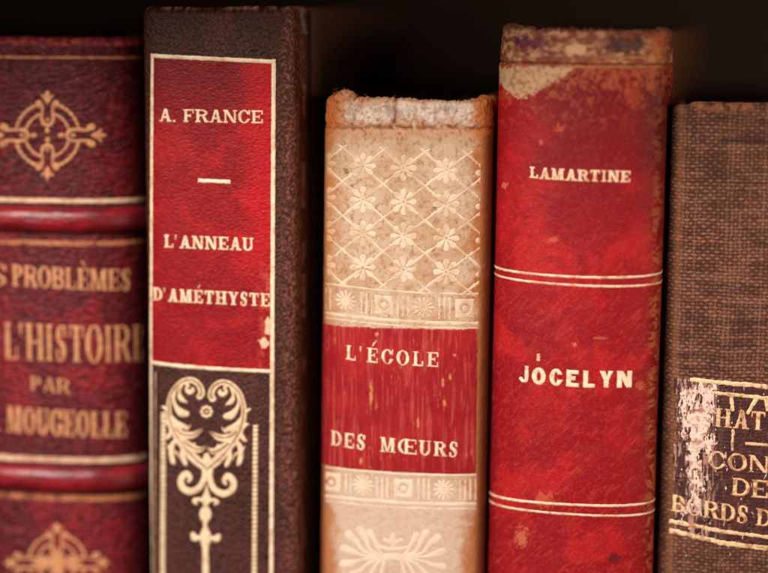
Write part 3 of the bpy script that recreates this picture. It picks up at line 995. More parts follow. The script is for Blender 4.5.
def col3(s, z, qx, qy):
    n = fbm(s * .22, z * .22, 74, 4); m = fbm(s * 1.4, z * 1.4, 75, 5)
    c = flat(rgb(206, 178, 150), s)
    c = mix(c, rgb(190, 150, 114), sstep(.4, .7, n) * .7)
    c = mix(c, rgb(216, 188, 166), sstep(450, 510, qy) * .8)
    c = mix(c, rgb(184, 122, 72), sstep(.52, .75, m) * .45 * (1 - .6 * sstep(440, 500, qy)))
    edge = np.maximum(1 - sstep(322, 346, qx + (n - .5) * 30 + (m - .5) * 16), sstep(462, 480, qx + (n - .5) * 24 + (m - .5) * 10 + (qy - 286) * .02))
    c = mix(c, rgb(182, 108, 52), edge * .9)
    e2 = np.maximum(1 - sstep(322, 328, qx), sstep(481, 489, qx + (qy - 100) * .02))
    c = mix(c, rgb(122, 60, 26), e2 * .8)
    # stained head
    hd = 1 - sstep(120, 150, qy + (n - .5) * 26)
    c = mix(c, rgb(188, 104, 46), hd * (.55 + .4 * (1 - sstep(330, 352, qx)) + .4 * sstep(470, 482, qx)))
    t = sstep(.56, .76, fbm(s * 2.2, z * 1.6, 76, 5))
    c = mix(c, rgb(150, 84, 44), t * (.5 + .45 * hd) * (1 - .8 * sstep(300, 480, qy)))
    ln = np.exp(-((qy - 127.5 - 1.5 * (vn(s * 1.2, s * 0, 77) - .5)) / 1.8) ** 2) * (qx > 325)
    c = mix(c, rgb(120, 62, 30), ln * .75 * sstep(.3, .5, m))
    brd = (1 - sstep(117, 127, qy + (m - .5) * 18)) * sstep(338, 354, qx + (m - .5) * 20) * (1 - sstep(466, 482, qx + (m - .5) * 20)) * sstep(98, 106, qy + (m - .5) * 16)
    c = mix(c, mix(flat(rgb(222, 204, 188), s), rgb(176, 154, 142), sstep(.42, .72, fbm(s * 1.1, z * .6, 78, 4))), brd * .9)
    c = mix(c, rgb(158, 84, 36), brd * sstep(.6, .75, fbm(s * 2.6, z * 2.6, 79, 4)) * .6)
    c = mix(c, rgb(150, 92, 56), np.exp(-((s - b3crack) / .3) ** 2) * (qy < 124) * .8)
    # small dark spots
    for (x0, y0, r) in ((435, 208, 3.2), (404, 174, 2.8), (390, 322, 2.2), (346, 172, 3.4), (352, 186, 2.4), (430, 150, 2.4)):
        c = mix(c, rgb(104, 56, 30), sstep(0, .9, 1 - np.hypot(qx - x0, (qy - y0) * .8) / r + (fbm(s * 4, z * 4, 125, 2) - .5) * 1.6) * .75)
    return c


b3.spine(M_vellum, col3, step=.12)
b3.boards(M_board_c, M_pages, drop=1.0)
def emc(s, z, qx, qy):
    n = fbm(s * .5, z * .5, 80, 4)
    c = mix(flat(rgb(230, 206, 178), s), rgb(208, 174, 138), sstep(.42, .66, n) * .8)
    c = mix(c, rgb(206, 150, 96), (1 - sstep(326, 344, qx)) * .7)
    return mix(c, rgb(238, 216, 194), sstep(300, 460, qy) * .6)





def f_lattice(S, Z, qx, qy):
    cols = [363, 403.5, 446.5]
    # warp to a regular lattice: i = column coordinate, j = row coordinate
    i = np.interp(qx, [322, 363, 403.5, 446.5, 489], [-1, 0, 1, 2, 3])
    j = (qy - 166 - (qx - 363) * .055) / 33.9
    out = np.full(S.shape, -9.)
    a = i + j; b = i - j
    w = np.full(S.shape, 25.)
    for t in (a, b):
        out = np.maximum(out, 1.15 - np.abs(t - np.round(t)) * 27)
    # double hairline: cut the middle of some
    ri = np.round(i); rj = np.round(j)
    xc = np.interp(ri, [-1, 0, 1, 2, 3], [322, 363, 403.5, 446.5, 489]); yc = 166 + rj * 33.9 + (xc - 363) * .055
    dx = qx - xc; dy = qy - yc
    r = np.hypot(dx, dy); an = np.arctan2(dy, dx)
    petal = 7.2 + 6.6 * np.abs(np.cos(an * 4)) ** .8
    ros = np.minimum(petal - r, .4 + .16 * r * np.abs(np.cos(an * 4)) * 1.9 - .55 * 0)
    ros = np.minimum(petal - r, 2.0 * np.abs(np.cos(4 * an)) * (r / 7.) ** .5 - .6 + .5 * (r > 3.5)* np.abs(np.cos(4 * an)) ** 6)
    ros = np.maximum(ros, np.minimum(3.1 - r, r - 1.4))
    out = np.where(r < 13.5, np.maximum(ros, np.where(r < 9, -1, out)), out)
    wear = fbm(S * .8, Z * .8, 81, 4) - .5
    out = out + wear * 2.2 + .05 + (fbm(S * 4, Z * 4, 82, 2) - .5) * .9
    # bounds
    top = qy - (144.5 + (qx - 330) * .045); bot = 284.5 + (qx - 327) * .08 - qy
    return np.minimum(np.minimum(out, np.minimum(top, bot)), np.minimum(qx - 327, 481 - (qy - 140) * .012 - qx)) * PX


b3.layer('lattice_tooling', M_emboss, (326, 138, 482, 300), f_lattice, emc, relief=.06, off=.02, fuzz=.06, res=.075, label='pale tooled lattice with rosettes')


def border(yA, yB, h0, motifs, y2off):
    """band: line through (325,yA)-(478,yB), height h0; motifs [(x,kind)]"""
    def f(S, Z, qx, qy):
        t = (qx - 325) / 153
        y = qy - (yA + (yB - yA) * t + 5 * (1 - (2 * t - 1) ** 2) * .6)
        out = np.maximum(1.0 - np.abs(y), 1.9 - np.abs(y - h0))
        out = np.maximum(out, .7 - np.abs(y - h0 - 4.6))
        mid = h0 / 2
        occ = np.zeros(S.shape, bool)
        for x0, kind in motifs:
            dx = qx - x0; dy = y - mid
            r = np.hypot(dx, dy); an = np.arctan2(dy, dx)
            if kind == 'r':
                g = np.maximum(np.minimum(9.5 + 1.5 * np.cos(an * 12) - r, 1.3 * np.cos(an * 12) + .5 + (r < 7) * .3), np.minimum(4.4 - r, r - 2.2))
            else:
                sq = np.maximum(np.abs(dx), np.abs(dy))
                g = np.minimum(9.5 - sq, r - 5.2)
                g = np.maximum(g, 3.0 - r)
            m_ = np.abs(dx) < 11.5
            out = np.where(m_ & (y > 1.5) & (y < h0 - 2), g, out); occ |= m_
        bars = 1.0 - np.abs(np.mod(qx / 5.2, 1) - .5) * 5.2
        bars = np.minimum(bars, np.minimum(y - 4, h0 - 4 - y))
        out = np.where(occ, out, np.maximum(out, bars))
        out = out + (fbm(S * .9, Z * .9, 83, 4) - .5) * 1.8
        return np.minimum(out, np.minimum(qx - 325.5, 478.5 - (qy > 400) * 2 - qx)) * PX
    return f


b3.layer('tooled_border', M_emboss, (324, 278, 481, 338), border(283.5, 294, 29.5, [(346, 'r'), (384, 's'), (424, 'r'), (465, 's')], 0), emc, relief=.06, off=.02, fuzz=.05, res=.07)
b3.layer('tooled_border', M_emboss, (323, 460, 479, 515), border(467, 475, 29, [(331, 's'), (363, 'r'), (403.5, 's'), (444, 'r')], 0), emc, relief=.06, off=.02, fuzz=.05, res=.07)


def f_palm(S, Z, qx, qy):
    cx, cy = 393, 557
    out = np.full(S.shape, -9.)
    fr = []
    for sgn in (-1, 1):
        ty = 3 if sgn > 0 else 0
        for (x1, y1, x2, y2, r) in ((14, -9, 23, -24, 3.4), (22, -9, 33, -27, 3.6), (28, -7, 44, -22, 3.8), (30, -2, 49, -8, 4.0),
                                    (30, 4, 50, 7, 3.6), (24, 9, 41, 18, 3.6), (17, 12, 30, 27, 3.5), (10, 14, 17, 33, 3.3)):
            fr.append([(cx + sgn * 8, cy, 1.4), (cx + sgn * x1, cy + y1 * .7 + ty * .5, 1.6), (cx + sgn * (x1 + x2) / 2, cy + (y1 + y2) / 2 + ty, r * .66), (cx + sgn * x2, cy + y2 + ty, r), (cx + sgn * (x2 + 1), cy + y2 + ty + 1, r * .6)])
    fr.append([(cx - 16, cy - 11, 1.6), (cx - 6, cy - 8, 2.2), (cx, cy - 8, 2), (cx + 8, cy - 8, 2.2), (cx + 17, cy - 10, 1.6)])
    fr.append([(cx, cy - 12, 2), (cx, cy - 18, 3.4), (cx, cy - 23, 1.5)])
    fr.append([(cx - 3, cy - 14, 1.5), (cx - 8, cy - 17, 2.2)]); fr.append([(cx + 3, cy - 14, 1.5), (cx + 8, cy - 17, 2.2)])
    for o in fr: out = np.maximum(out, f_stroke(qx, qy, o, 8))
    out = np.maximum(out, f_rect(qx, qy, cx - 9, cy - 3.5, cx + 9, cy + 3.5))
    return (out + (fbm(S * .9, Z * .9, 84, 3) - .5) * .9) * PX


b3.layer('palmette_tooling', M_emboss, (335, 520, 450, 600), f_palm, emc, relief=.06, off=.02, fuzz=.05, res=.08, label='pale tooled palmette at the foot')
L3a, L3b, L3c, L3d = b3.uv(323.5, 322.5), b3.uv(478, 328.5), b3.uv(323, 463), b3.uv(476.5, 473)


def lab3(S, Z, qx, qy):
    top = L3a[1] + (L3b[1] - L3a[1]) * (S - L3a[0]) / (L3b[0] - L3a[0]); bot = L3c[1] + (L3d[1] - L3c[1]) * (S - L3c[0]) / (L3d[0] - L3c[0])
    rag = (fbm(S * 1.1, Z * .3, 85, 3) - .5) * .35
    return np.minimum(np.minimum(top + rag - Z, Z - bot), np.minimum(S - L3a[0] + .1, L3b[0] - S + rag))


def col3l(s, z, qx, qy):
    n = fbm(s * .25, z * .2, 86, 4); v = fbm(s * 2.6, z * .22, 87, 4); m = fbm(s * 2, z * 2, 88, 4)
    c = flat(rgb(158, 24, 32), s)
    c = mix(c, rgb(182, 38, 38), sstep(.4, .7, n) * .6)
    c = mix(c, rgb(188, 84, 74), sstep(.5, .78, v) * .6)
    c = mix(c, rgb(140, 20, 32), sstep(.45, .25, v) * .4)
    c = mix(c, rgb(210, 110, 66), sstep(.68, .84, fbm(s * 3., z * .5, 89, 4)) * sstep(.5, .6, vn(s * .3, z * .25, 90)) * .8)
    for (x0, y0, rx, ry) in ((371, 396, 2.2, 15), (444, 404, 1.8, 8), (443, 383, 1.6, 6), (418, 422, 1.4, 7), (361, 461, 1.8, 6), (450, 377, 1.6, 4), (455, 355, 2.4, 2.4), (377, 334, 2.2, 2.8), (376, 341, 2, 2.2)):
        k_ = 1 - np.hypot((qx - x0) / rx, (qy - y0) / ry) + (m - .5) * 1.2
        c = mix(c, rgb(228, 160, 104), sstep(.0, .8, k_) * .7)
    ed = 1 - sstep(0, 5, qx - 323 + (m - .5) * 4)
    c = mix(c, rgb(112, 22, 26), ed * .7)
    c = mix(c, rgb(214, 110, 80), (1 - sstep(0, 2.2, 478 - qx + (m - .5) * 3)) * .8)
    c = mix(c, rgb(220, 120, 96), (1 - sstep(0, .3, L3a[1] - z - .05)) * .0)
    return c


b3.layer('title_label', M_redvell, (321, 318, 480, 482), lab3, col3l, off=.10, res=.11, bevel=.2, fuzz=.08, label='red ribbed title label with worn spots')
kw3 = dict(T=.23, h=.11, k=.09, sf=.09, gap=.22)
g3 = gold_col(rgb(250, 234, 206), rgb(214, 150, 96), .4, 92, .8)
text_on(b3, 'title_lettering', "L'ÉCOLE", (346, 359.4), (438.5, 367), 15, LO + .03, kw3, g3, bow=.6, fuzz=.09)
text_on(b3, 'title_lettering', 'DES  MŒURS', (331.5, 444.6), (458, 457), 15.4, LO + .03, dict(kw3, gap=.13), g3, bow=.4, fuzz=.09)

# ================================================================== BOOK 4 : smooth red calf
b4 = Book('book', 'bright red leather book lettered JOCELYN with scuffed flaking top', 573.5, 286, -.002, 167, 42, 2.4, R(-4.), R(.85), (576, 29), roll=1.25)
b4.Hoff = lambda s: .9 * (fbm(s * 2.2, s * 0 + 3, 98, 4) - .5) + .7 * (fbm(s * .5, s * 0, 100, 4) - .5) + .9 * sstep(-8, -15, s) * .7 + .2 * sstep(8, 15, s)


def disp4(s, z):
    zt = b4.Htop
    d = .14 * (fbm(s * .3, z * .3, 101, 3) - .5)
    d = d + .35 * (fbm(s * 1.6, z * 1.6, 102, 5) - .5) * sstep(zt - 12, zt - 5, z) - .45 * sstep(zt - 7.5, zt - 1, z)
    zc = z4g
    d = d - .28 * np.exp(-((z - zc) / .24) ** 2)
    return d


z4g = b4.uv(576, 64)[1]
b4.disp = disp4


def col4(s, z, qx, qy):
    n = fbm(s * .16, z * .16, 103, 4); m = fbm(s * 1.2, z * 1.2, 104, 5); st_ = fbm((s + z) * .5, (s - z) * 1.8, 105, 4)
    c = flat(rgb(150, 15, 25), s)
    c = mix(c, rgb(186, 28, 32), sstep(.4, .7, n) * .75)
    c = mix(c, rgb(104, 12, 20), np.maximum(1 - sstep(490, 503, qx), sstep(640, 668, qx)) * .55)  # both spine edges darkened: light falloff on the sides painted in
    c = mix(c, rgb(190, 66, 48), sstep(.5, .8, st_) * .38 * sstep(120, 330, qy))
    c = mix(c, rgb(140, 18, 32), sstep(.5, .72, fbm(s * .5, z * .5, 106, 4)) * .45)
    # upper part darkened: some grime, some light falloff painted into the colour
    gr_shade = 1 - sstep(80, 290, qy + (n - .5) * 80)
    c = mix(c, rgb(112, 14, 22), gr_shade * .8 * sstep(505, 560, qx + 20 * (m - .5)))
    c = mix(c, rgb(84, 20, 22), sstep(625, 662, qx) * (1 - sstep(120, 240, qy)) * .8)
    # orange flecks under the head
    m2 = fbm(s * 2.0, z * 1.7, 124, 5)
    fl = sstep(.46, .70, .5 * m + .5 * m2 + .16 * (1 - sstep(66, 105, qy)) - .03)
    c = mix(c, rgb(176, 84, 52), fl * (1 - sstep(74, 150, qy)) * .9)
    sp = sstep(.64, .74, fbm(s * 3.2, z * 3.2, 107, 4))
    c = mix(c, rgb(200, 84, 60), sp * .22)
    # bare cream patch where the leather is torn away
    pat = f_poly(qx, qy, [(496, 66), (576, 66), (566, 76), (548, 85), (533, 95), (520, 98), (508, 92), (499, 82)]) + (fbm(s * 2, z * 2, 108, 4) - .5) * 9
    cream = mix(flat(rgb(206, 162, 122), s), rgb(160, 100, 70), sstep(.45, .75, fbm(s * 1.8, z * 1.8, 109, 5)) * .7)
    pt = sstep(-.5, 1.2, pat)
    c = c * (1 - pt[..., None]) + cream * pt[..., None]
    # head strip above the groove
    hs = 1 - sstep(60, 68, qy + (m2 - .5) * 16)
    hcol = mix(flat(rgb(140, 76, 50), s), rgb(206, 152, 114), sstep(.40, .78, fbm(s * .9, z * 1.6, 110, 5)))
    hcol = mix(hcol, rgb(112, 34, 34), sstep(.5, .75, fbm(s * .6, z * .9, 97, 4)) * .6)
    k1 = 1 - np.hypot((qx - 531) / 27, (qy - 43) / 9) + (m - .5) * .9
    hcol = mix(hcol, rgb(104, 34, 56), sstep(0, .6, k1 + (m2 - .5)) * .9)
    hcol = mix(hcol, rgb(70, 40, 66), .7 * sstep(0.2, .9, 1 - np.hypot((qx - 516) / 14, (qy - 38) / 6) + (m - .5) * .6) * .8)
    k2 = 1 - np.hypot((qx - 626) / 30, (qy - 45) / 12) + (m - .5) * .8
    hcol = mix(hcol, rgb(66, 48, 48), sstep(0, .7, k2 + (m2 - .5)) * .85)
    k3 = 1 - np.hypot((qx - 575) / 14, (qy - 49) / 6) + (m - .5) * .8
    hcol = mix(hcol, rgb(222, 172, 130), sstep(0, .4, k3))
    k4 = 1 - np.hypot((qx - 658) / 12, (qy - 45) / 20) + (m - .5) * .8
    hcol = mix(hcol, rgb(184, 104, 56), sstep(0, .8, k4 + (m2 - .5)) * .9)
    hcol = mix(hcol, rgb(96, 58, 48), sstep(b4.Htop - .6, b4.Htop, z) * .6)
    c = c * (1 - hs[..., None]) + hcol * hs[..., None]
    c = mix(c, rgb(64, 26, 20), np.exp(-((z - z4g) / .13) ** 2) * .8)
    # rubbed joints
    xr = 667 - (qy - 30) * .022
    rj = np.exp(-((qx - xr + 6 - 3 * (fbm(s * 0, z * .4, 111, 3) - .5) * 2) / 4.5) ** 2)
    c = mix(c, rgb(184, 104, 62), rj * sstep(.42, .6, fbm(s * .8, z * 1.6, 112, 4)) * (.35 + .65 * sstep(120, 300, qy)) * .95)
    xl = 495 - (qy - 30) * .022
    c = mix(c, rgb(178, 104, 80), np.exp(-((qx - xl) / 2.0) ** 2) * sstep(.4, .6, fbm(s, z * .6, 113, 3)) * .8)
    # scuffs and a dark stain
    for (x0, y0, rx, ry, k_, cc) in ((615, 558, 9, 6, .8, rgb(90, 22, 26)), (545, 500, 14, 10, .5, rgb(214, 104, 70)), (522, 537, 8, 14, .5, rgb(222, 130, 90)), (575, 344, 4, 3, .6, rgb(226, 130, 96)),
                                     (600, 338, 9, 2, .5, rgb(220, 120, 90)), (552, 240, 10, 4, .4, rgb(214, 120, 90)), (505, 185, 4, 5, .6, rgb(220, 110, 90)), (592, 448, 26, 5, .35, rgb(150, 50, 50)),
                                     (640, 386, 8, 6, .5, rgb(210, 110, 70)), (632, 95, 14, 16, .5, rgb(176, 78, 48)), (560, 128, 8, 6, .7, rgb(196, 78, 50)), (541, 142, 3, 4, .7, rgb(214, 100, 70))):
        w = 1 - np.hypot((qx - x0) / rx, (qy - y0) / ry) + (fbm(s * 2.6, z * 2.6, 114, 4) - .5) * 1.5
        c = mix(c, cc, sstep(.1, .6, w) * k_)
    return c


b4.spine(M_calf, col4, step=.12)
b4.boards(M_board_c, M_pages, drop=2.0)
g4 = gold_col(rgb(246, 216, 188), rgb(206, 110, 76), .5, 120, .7)
g4t = gold_col(rgb(190, 128, 80), rgb(120, 60, 44), .6, 121, .7)
z4 = lambda px, py: b4.uv(px, py)
for (yl, yr, dip, r) in ((265.2, 265.6, 5., 1.35), (272.6, 275.6, 4.6, 1.25), (491.8, 498.4, .6, 1.45), (499.6, 508.6, .9, 1.3)):
    a = (494.2 - (yl - 266) * .03, yl); b = (662.5 - (yl - 266) * .035, yr)
    bar(b4, 'gilt_rule', [b4.line([a, b], r, dip)], (a[0] - 2, min(yl, yr) - 4, b[0] + 2, max(yl, yr) + 16), g4, .035, fuzz=.07, res=.08)
bar(b4, 'gilt_rule', [b4.line([(600, 57.4), (664, 57.2)], .8)], (598, 53, 667, 63), g4t, .04, fuzz=.08, res=.08)
bar(b4, 'gilt_rule', [b4.line([(560, 66.6), (664, 66.2)], .9)], (558, 62, 667, 74), g4t, .05, fuzz=.08, res=.08)
text_on(b4, 'author_lettering', 'LAMARTINE', (529.4, 178.2), (630.5, 182.4), 11.4, .035, dict(T=.28, h=.17, k=.16, sf=.10, gap=.07, jit=.05), gold_col(rgb(250, 218, 184), rgb(206, 120, 86), .45, 122, 1.2), bow=.4, fuzz=.07, fs=3)
text_on(b4, 'title_lettering', 'JOCELYN', (519, 382.2), (632, 387.6), 17, .04, dict(T=.31, h=.25, k=.1, sf=0, gap=.2, jit=.06), gold_col(rgb(252, 230, 196), rgb(214, 140, 100), .35, 123, 1), bow=.6, fuzz=.07)
bar(b4, 'gilt_speck', [b4.line([(538.3, 353.5), (538.3, 361)], 1.9)], (535, 350, 542, 364), g4, .03, fuzz=.12)

# ================================================================== BOOK 5 : brown cloth
b5 = Book('book', 'brown woven cloth book with a flaking dark label, partly cut off by the frame', 772, 286, .0035, 206, 34, 3.6, R(1.0), R(.8), (745, 103), roll=1.5)
TH = .62     # thread pitch mm


def weave(s, z):
    z = z + .06 * np.sin(s * .7) + .10 * (vn(s * 1.1, z * 1.3, 128) - .5) + .45 * (fbm(s * .15, z * .15, 130, 2) - .5)
    s = s + .30 * (vn(s * .8, z * .8, 129) - .5)
    z = z + .22 * TH * (vn(s * 2.2, np.floor(z / TH) * 1.7, 127) - .5); v = z / TH; u = (s + .25 * TH * (vn(np.floor(s / TH) * 1.3, z * 1.8, 126) - .5)) / (TH * 1.25)
    row = np.floor(v); colm = np.floor(u)
    fz = v - row; fx = u - colm
    over = .5 + .5 * np.cos(np.pi * (u + row - .5))
    ah = .75 + .5 * _h(row, row * 0, 131); av = .7 + .5 * _h(colm, colm * 0, 139)
    hy = np.sin(np.pi * fz) ** .8 * (.28 + .72 * over) * ah
    vy = np.sin(np.pi * fx) ** .8 * (.22 + .6 * (1 - over)) * av * .8
    return np.maximum(hy, vy) * (.5 + 1.0 * fbm(s * .5, z * .7, 138, 4))


b5.Hoff = lambda s: .25 * (fbm(s * .6, s * 0, 133, 3) - .5) + .0 * s - .6 * sstep(-14, -17, s)
b5.ldisp = lambda s, z: .05 * weave(s, z) + .06 + .15 * (fbm(s * .2, z * .25, 134, 3) - .5)
b5.disp = lambda s, z: .11 * weave(s, z) + .15 * (fbm(s * .2, z * .25, 134, 3) - .5)


def col5(s, z, qx, qy):
    w = weave(s, z); n = fbm(s * .18, z * .35, 135, 4); m = fbm(s * .3, z * 1.8, 136, 4)
    c = flat(rgb(60, 33, 24), s)
    c = mix(c, rgb(148, 100, 78), sstep(.15, 1.05, w) * .9)
    c = mix(c, rgb(58, 32, 24), sstep(.5, .75, m) * .55)
    c = mix(c, rgb(164, 96, 62), sstep(.5, .72, n) * sstep(.5, 1.1, w) * .5)
    c = mix(c, rgb(186, 114, 66), sstep(b5.Htop - 2.4, b5.Htop - .4, z) * sstep(.35, .6, fbm(s * .8, z, 137, 3)) * .5)
    # blotch of old glue / stain lines
    for (x0, x1, y0, r) in ((722, 790, 141, 3.0), (690, 720, 124, 1.6), (722, 790, 182, 1.8)):
        k_ = (1 - np.abs(qy - y0 - (qx - x0) * .03) / r) * sstep(x0 - 6, x0 + 6, qx) * (1 - sstep(x1 - 6, x1 + 6, qx))
        c = mix(c, rgb(40, 22, 18), np.clip(k_, 0, 1) * .7)
    c = mix(c, rgb(150, 96, 60), np.exp(-((qx - 681 + (qy - 110) * .026) / 4) ** 2) * .4)
    return c


b5.spine(M_cloth, col5, step=.10, sR=b5.uv(768, 286)[0] + 3)
b5.boards(M_board_d, M_pages, drop=1.5)
L5 = [b5.uv(674, 382), b5.uv(768, 387), b5.uv(668, 533), b5.uv(768, 548)]


def yrel(qx, qy, top, bot):
    """0 at top rule, 1 at bottom rule of the label, photo px"""
    t = np.interp(qx, [660, 690, 768, 860], [top[0] - 2, top[0], top[1], top[1] + 4]); b = np.interp(qx, [660, 722, 768, 860], [bot[0], bot[1], bot[2], bot[2] + 4])
    return (qy - t) / (b - t)


def lab5(S, Z, qx, qy):
    r = yrel(qx, qy, (379, 386), (529, 544, 549))
    left = qx - 675 + (fbm(S * .6, Z * .6, 140, 4) - .5) * 9
    f = np.minimum(np.minimum(r * 160, (1 - r) * 160), left) * PX
    holes = fbm(S * 1.0, Z * .45, 141, 4)
    hol = (.71 - .14 * (1 - sstep(672, 712, qx)) - holes) * 5
    return np.minimum(f, hol)


def col5l(s, z, qx, qy):
    m = fbm(s * 1.6, z * .9, 142, 4)
    c = flat(rgb(66, 28, 28), s)
    c = mix(c, rgb(96, 44, 38), sstep(.45, .7, m) * .7)
    v = fbm(s * 3.4, z * .45, 149, 4)
    c = mix(c, rgb(190, 144, 122), sstep(.50, .62, v) * (1 - sstep(700, 728, qx)) * .85)
    return c


lb5 = b5.layer('title_label', M_labelb, (666, 376, 800, 556), lab5, col5l, off=.17, res=.1, bevel=.12, fuzz=.08, label='flaking dark brown title label')
g5 = gold_col(rgb(242, 206, 158), rgb(160, 96, 66), .6, 143, 1.0)
LO5 = .20
kw5 = dict(T=.23, h=.11, k=.07, sf=.08, gap=.09)


def txt5(t, pL, pR, cap, **k_):
    kk = dict(kw5); kk.update(k_)
    a, b = b5.uv(*pL), b5.uv(*pR)
    # extend to letters beyond the frame by given natural width
    return text_on(b5, 'title_lettering', t, pL, pR, cap, LO5, kk, g5, fuzz=.10, res=.06)


txt5('CHAT', (698, 424.5), (765, 430.5), 19)
txt5('CONTES', (708, 467.4), (824, 478.5), 17.5)
txt5('DES', (731, 494.6), (784, 499.8), 18)
txt5('BORDS D', (671.5, 510.5), (771, 527), 17.5, gap=.07)
bar(b5, 'gilt_dash', [b5.line([(745, 443), (790, 446)], 1.5)], (742, 438, 792, 451), g5, LO5, fuzz=.1)


def f_rules5(S, Z, qx, qy):
    out = np.full(S.shape, -9.)
    for top, r in (((379.5, 386.5), 2.2), ((390, 398), 1.8)):
        y = np.interp(qx, [660, 690, 768, 860], [top[0] - 2, top[0], top[1], top[1] + 4])
        out = np.maximum(out, np.minimum(r - np.abs(qy - y), qx - 690))
    for ys, r in (((520, 531, 536.5), 1.8), ((529.5, 542.5, 548), 2.4)):
        y = np.interp(qx, [668, 722, 768, 860], [ys[0], ys[1], ys[2], ys[2] + 4])
        out = np.maximum(out, np.minimum(r - np.abs(qy - y), qx - 670))
    # ornament fragments above the name
    out = np.maximum(out, f_seg(qx, qy, 731.5, 396, 732.5, 409, 1.6)); out = np.maximum(out, f_seg(qx, qy, 757, 397, 748, 412, 1.9))
    out = np.maximum(out, f_seg(qx, qy, 766, 399, 767, 410, 1.4)); out = np.maximum(out, f_seg(qx, qy, 733, 430, 732, 449, 1.5))
    return (out + (fbm(S * 1.2, Z * 1.2, 145, 4) - .5) * 2.2) * PX


b5.layer('gilt_rule', M_gold, (668, 372, 800, 556), f_rules5, g5, off=LO5, fuzz=.06, res=.08)


def f_flake(S, Z, qx, qy):
    n = .55 * fbm(S * 1.3, Z * .55, 146, 5) + .45 * fbm(S * 3.2, Z * .7, 148, 4)
    w = np.exp(-((qx - 706 + (qy - 400) * .05) / 13) ** 2) * sstep(377, 390, qy) * (1 - sstep(440, 470, qy))
    w = w + .62 * np.exp(-((qx - 698 - (qy - 500) * .08) / 6) ** 2) * sstep(430, 450, qy) * (1 - sstep(505, 535, qy))
    w = w + .5 * np.exp(-((qx - 686) / 7) ** 2) * sstep(385, 400, qy) * (1 - sstep(420, 440, qy))
    w = w + .32 * np.exp(-((qx - 690) / 20) ** 2) * sstep(380, 390, qy) * (1 - sstep(530, 545, qy))
    n2 = fbm(S * 4.5, Z * 1.6, 150, 3)
    return (w * .36 + n + .5 * (n2 - .5) - .77 - .5 * (1 - sstep(670, 682, qx))) * 3.2


b5.layer('flaked_paper', M_emboss, (670, 374, 760, 552), f_flake, gold_col(rgb(232, 206, 190), rgb(176, 116, 90), .9, 147, 1.6), off=LO5 + .10, relief=.03, fuzz=.12, res=.075, label='whitish flaked patch across the label')

def fray(bk, name, n, s0, s1, zt, zspread, col, seed, length=1.6, base=0.):
    """loose fibres standing out of worn leather: thin bent threads"""
    rg = np.random.default_rng(seed)
    V, Fc, C = [], [], []
    for i in range(n):
        s_ = rg.uniform(s0, s1); z_ = zt + base - abs(rg.normal(0, zspread))
        p0 = bk.local(np.array(s_), np.array(z_ + float(bk.Hoff(np.array([s_]))[0])), np.array(rg.uniform(-.6, .0)))
        L = length * rg.uniform(.35, 1.1)
        d = np.array([rg.normal(0, .8), -abs(rg.normal(0, .35)), rg.uniform(-.1, .45)]); d /= np.linalg.norm(d)
        b = np.array([rg.normal(0, .7), rg.normal(0, .3), -rg.uniform(0, .8)])
        pts = [p0 * 1000 + d * L * t + b * L * t * t * .6 for t in np.linspace(0, 1, 6)]
        r0 = rg.uniform(.035, .07)
        cc = rgb(*col) * rg.uniform(.6, 1.25)
        st_ = len(V)
        for k, p in enumerate(pts):
            r_ = r0 * (1 - .75 * k / 5)
            for a in range(4):
                V.append((p + r_ * np.array([math.cos(a * math.pi / 2), math.sin(a * math.pi / 2), 0])) / 1000); C.append(cc)
        for k in range(5):
            for a in range(4):
                q0 = st_ + k * 4
                Fc.append((q0 + a, q0 + (a + 1) % 4, q0 + 4 + (a + 1) % 4, q0 + 4 + a))
    Fc = np.array(Fc)
    me = raw_mesh(name, np.array(V), Fc.ravel(), np.full(len(Fc), 4), np.array(C), np.array(V)[:, [0, 2]] * 1000)
    return link(name, me, M_cloth, bk.root)


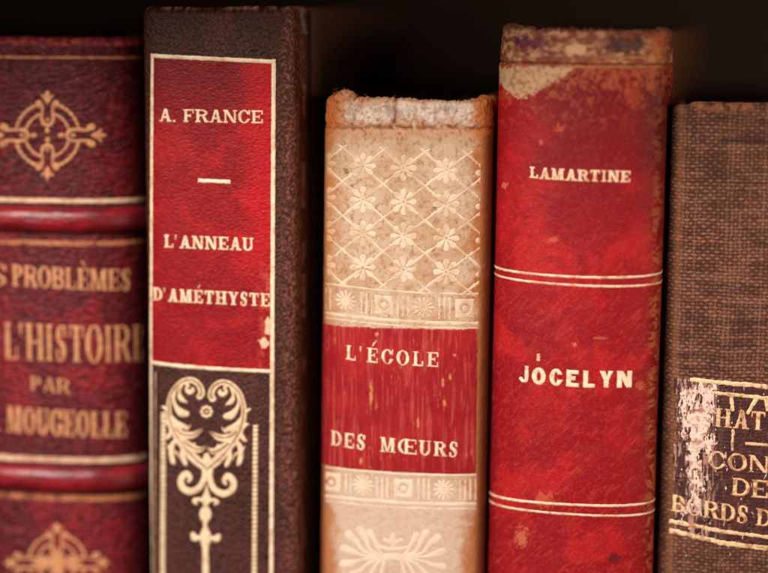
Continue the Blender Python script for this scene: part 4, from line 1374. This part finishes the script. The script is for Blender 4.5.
fray(b3, 'frayed_fibres', 70, -14.5, 14.5, b3.Htop, .25, (206, 140, 84), 3, .9)
fray(b3, 'frayed_fibres', 40, -14.5, -9, b3.Htop, 1.0, (196, 116, 60), 4, 1.1, .3)
fray(b4, 'frayed_fibres', 120, -15, 15, b4.Htop, .3, (170, 112, 80), 5, .9)
fray(b4, 'frayed_fibres', 40, 13, 17.5, b4.Htop, 1.6, (160, 84, 48), 6, 1.8)
fray(b5, 'frayed_fibres', 50, -17, 6, b5.Htop, .3, (130, 84, 58), 7, .9)
fray(b2, 'frayed_fibres', 30, -13, 14, b2.Htop, .15, (140, 96, 74), 8, .6)

# ================================================================== shelf
def struct(name, x0, y0, z0, x1, y1, z1, mat):
    me = box_mesh(name, x0, y0, z0, x1, y1, z1, 1.0)
    o = link(name, me, mat); o['kind'] = 'structure'
    return o


M_shelf = mat_plain('dark_shelf_wood', (.085, .058, .042), .8, 30, (.05, .033, .025), .1, .1)
struct('shelf', -260, -20, -20, 260, 200, 0, M_shelf)
struct('added_shade_board', -260, -50, 192, 260, 200, 212, M_shelf)  # unseen board added overhead to shade the book tops
struct('backdrop', -260, 200.5, -20, 260, 215, 260, M_shelf)

# ================================================================== light
w = bpy.data.worlds.new('World'); sc.world = w; w.use_nodes = True
w.node_tree.nodes['Background'].inputs[0].default_value = (1., .78, .6, 1); w.node_tree.nodes['Background'].inputs[1].default_value = .04


def area(name, loc, target, sx, sy, energy, color):
    d = bpy.data.lights.new(name, 'AREA'); d.shape = 'RECTANGLE'; d.size = sx; d.size_y = sy; d.energy = energy; d.color = color
    o = bpy.data.objects.new(name, d); COL.objects.link(o); o.location = loc
    o.rotation_euler = (Vector(target) - Vector(loc)).to_track_quat('-Z', 'Y').to_euler()
    return o


area('window_light', (-.30, -.60, .50), (0, 0, .10), .36, .36, 8.3, (1, .92, .82))
area('added_cool_fill', (-.12, -.36, .52), (-.05, 0, .13), .12, .08, .4, (.7, .62, 1))  # added lamp with no visible source, gives the bands lilac highlights
area('soft_fill', (.45, -.55, .10), (.05, 0, .08), .3, .3, .6, (1, .74, .58))
area('side_fill', (.44, -.20, .175), (0, .05, .165), .12, .2, .6, (1, .76, .6))

sc.view_settings.view_transform = 'Standard'; sc.view_settings.look = 'None'; sc.view_settings.exposure = 0; sc.view_settings.gamma = 1
sc.render.engine = 'CYCLES'
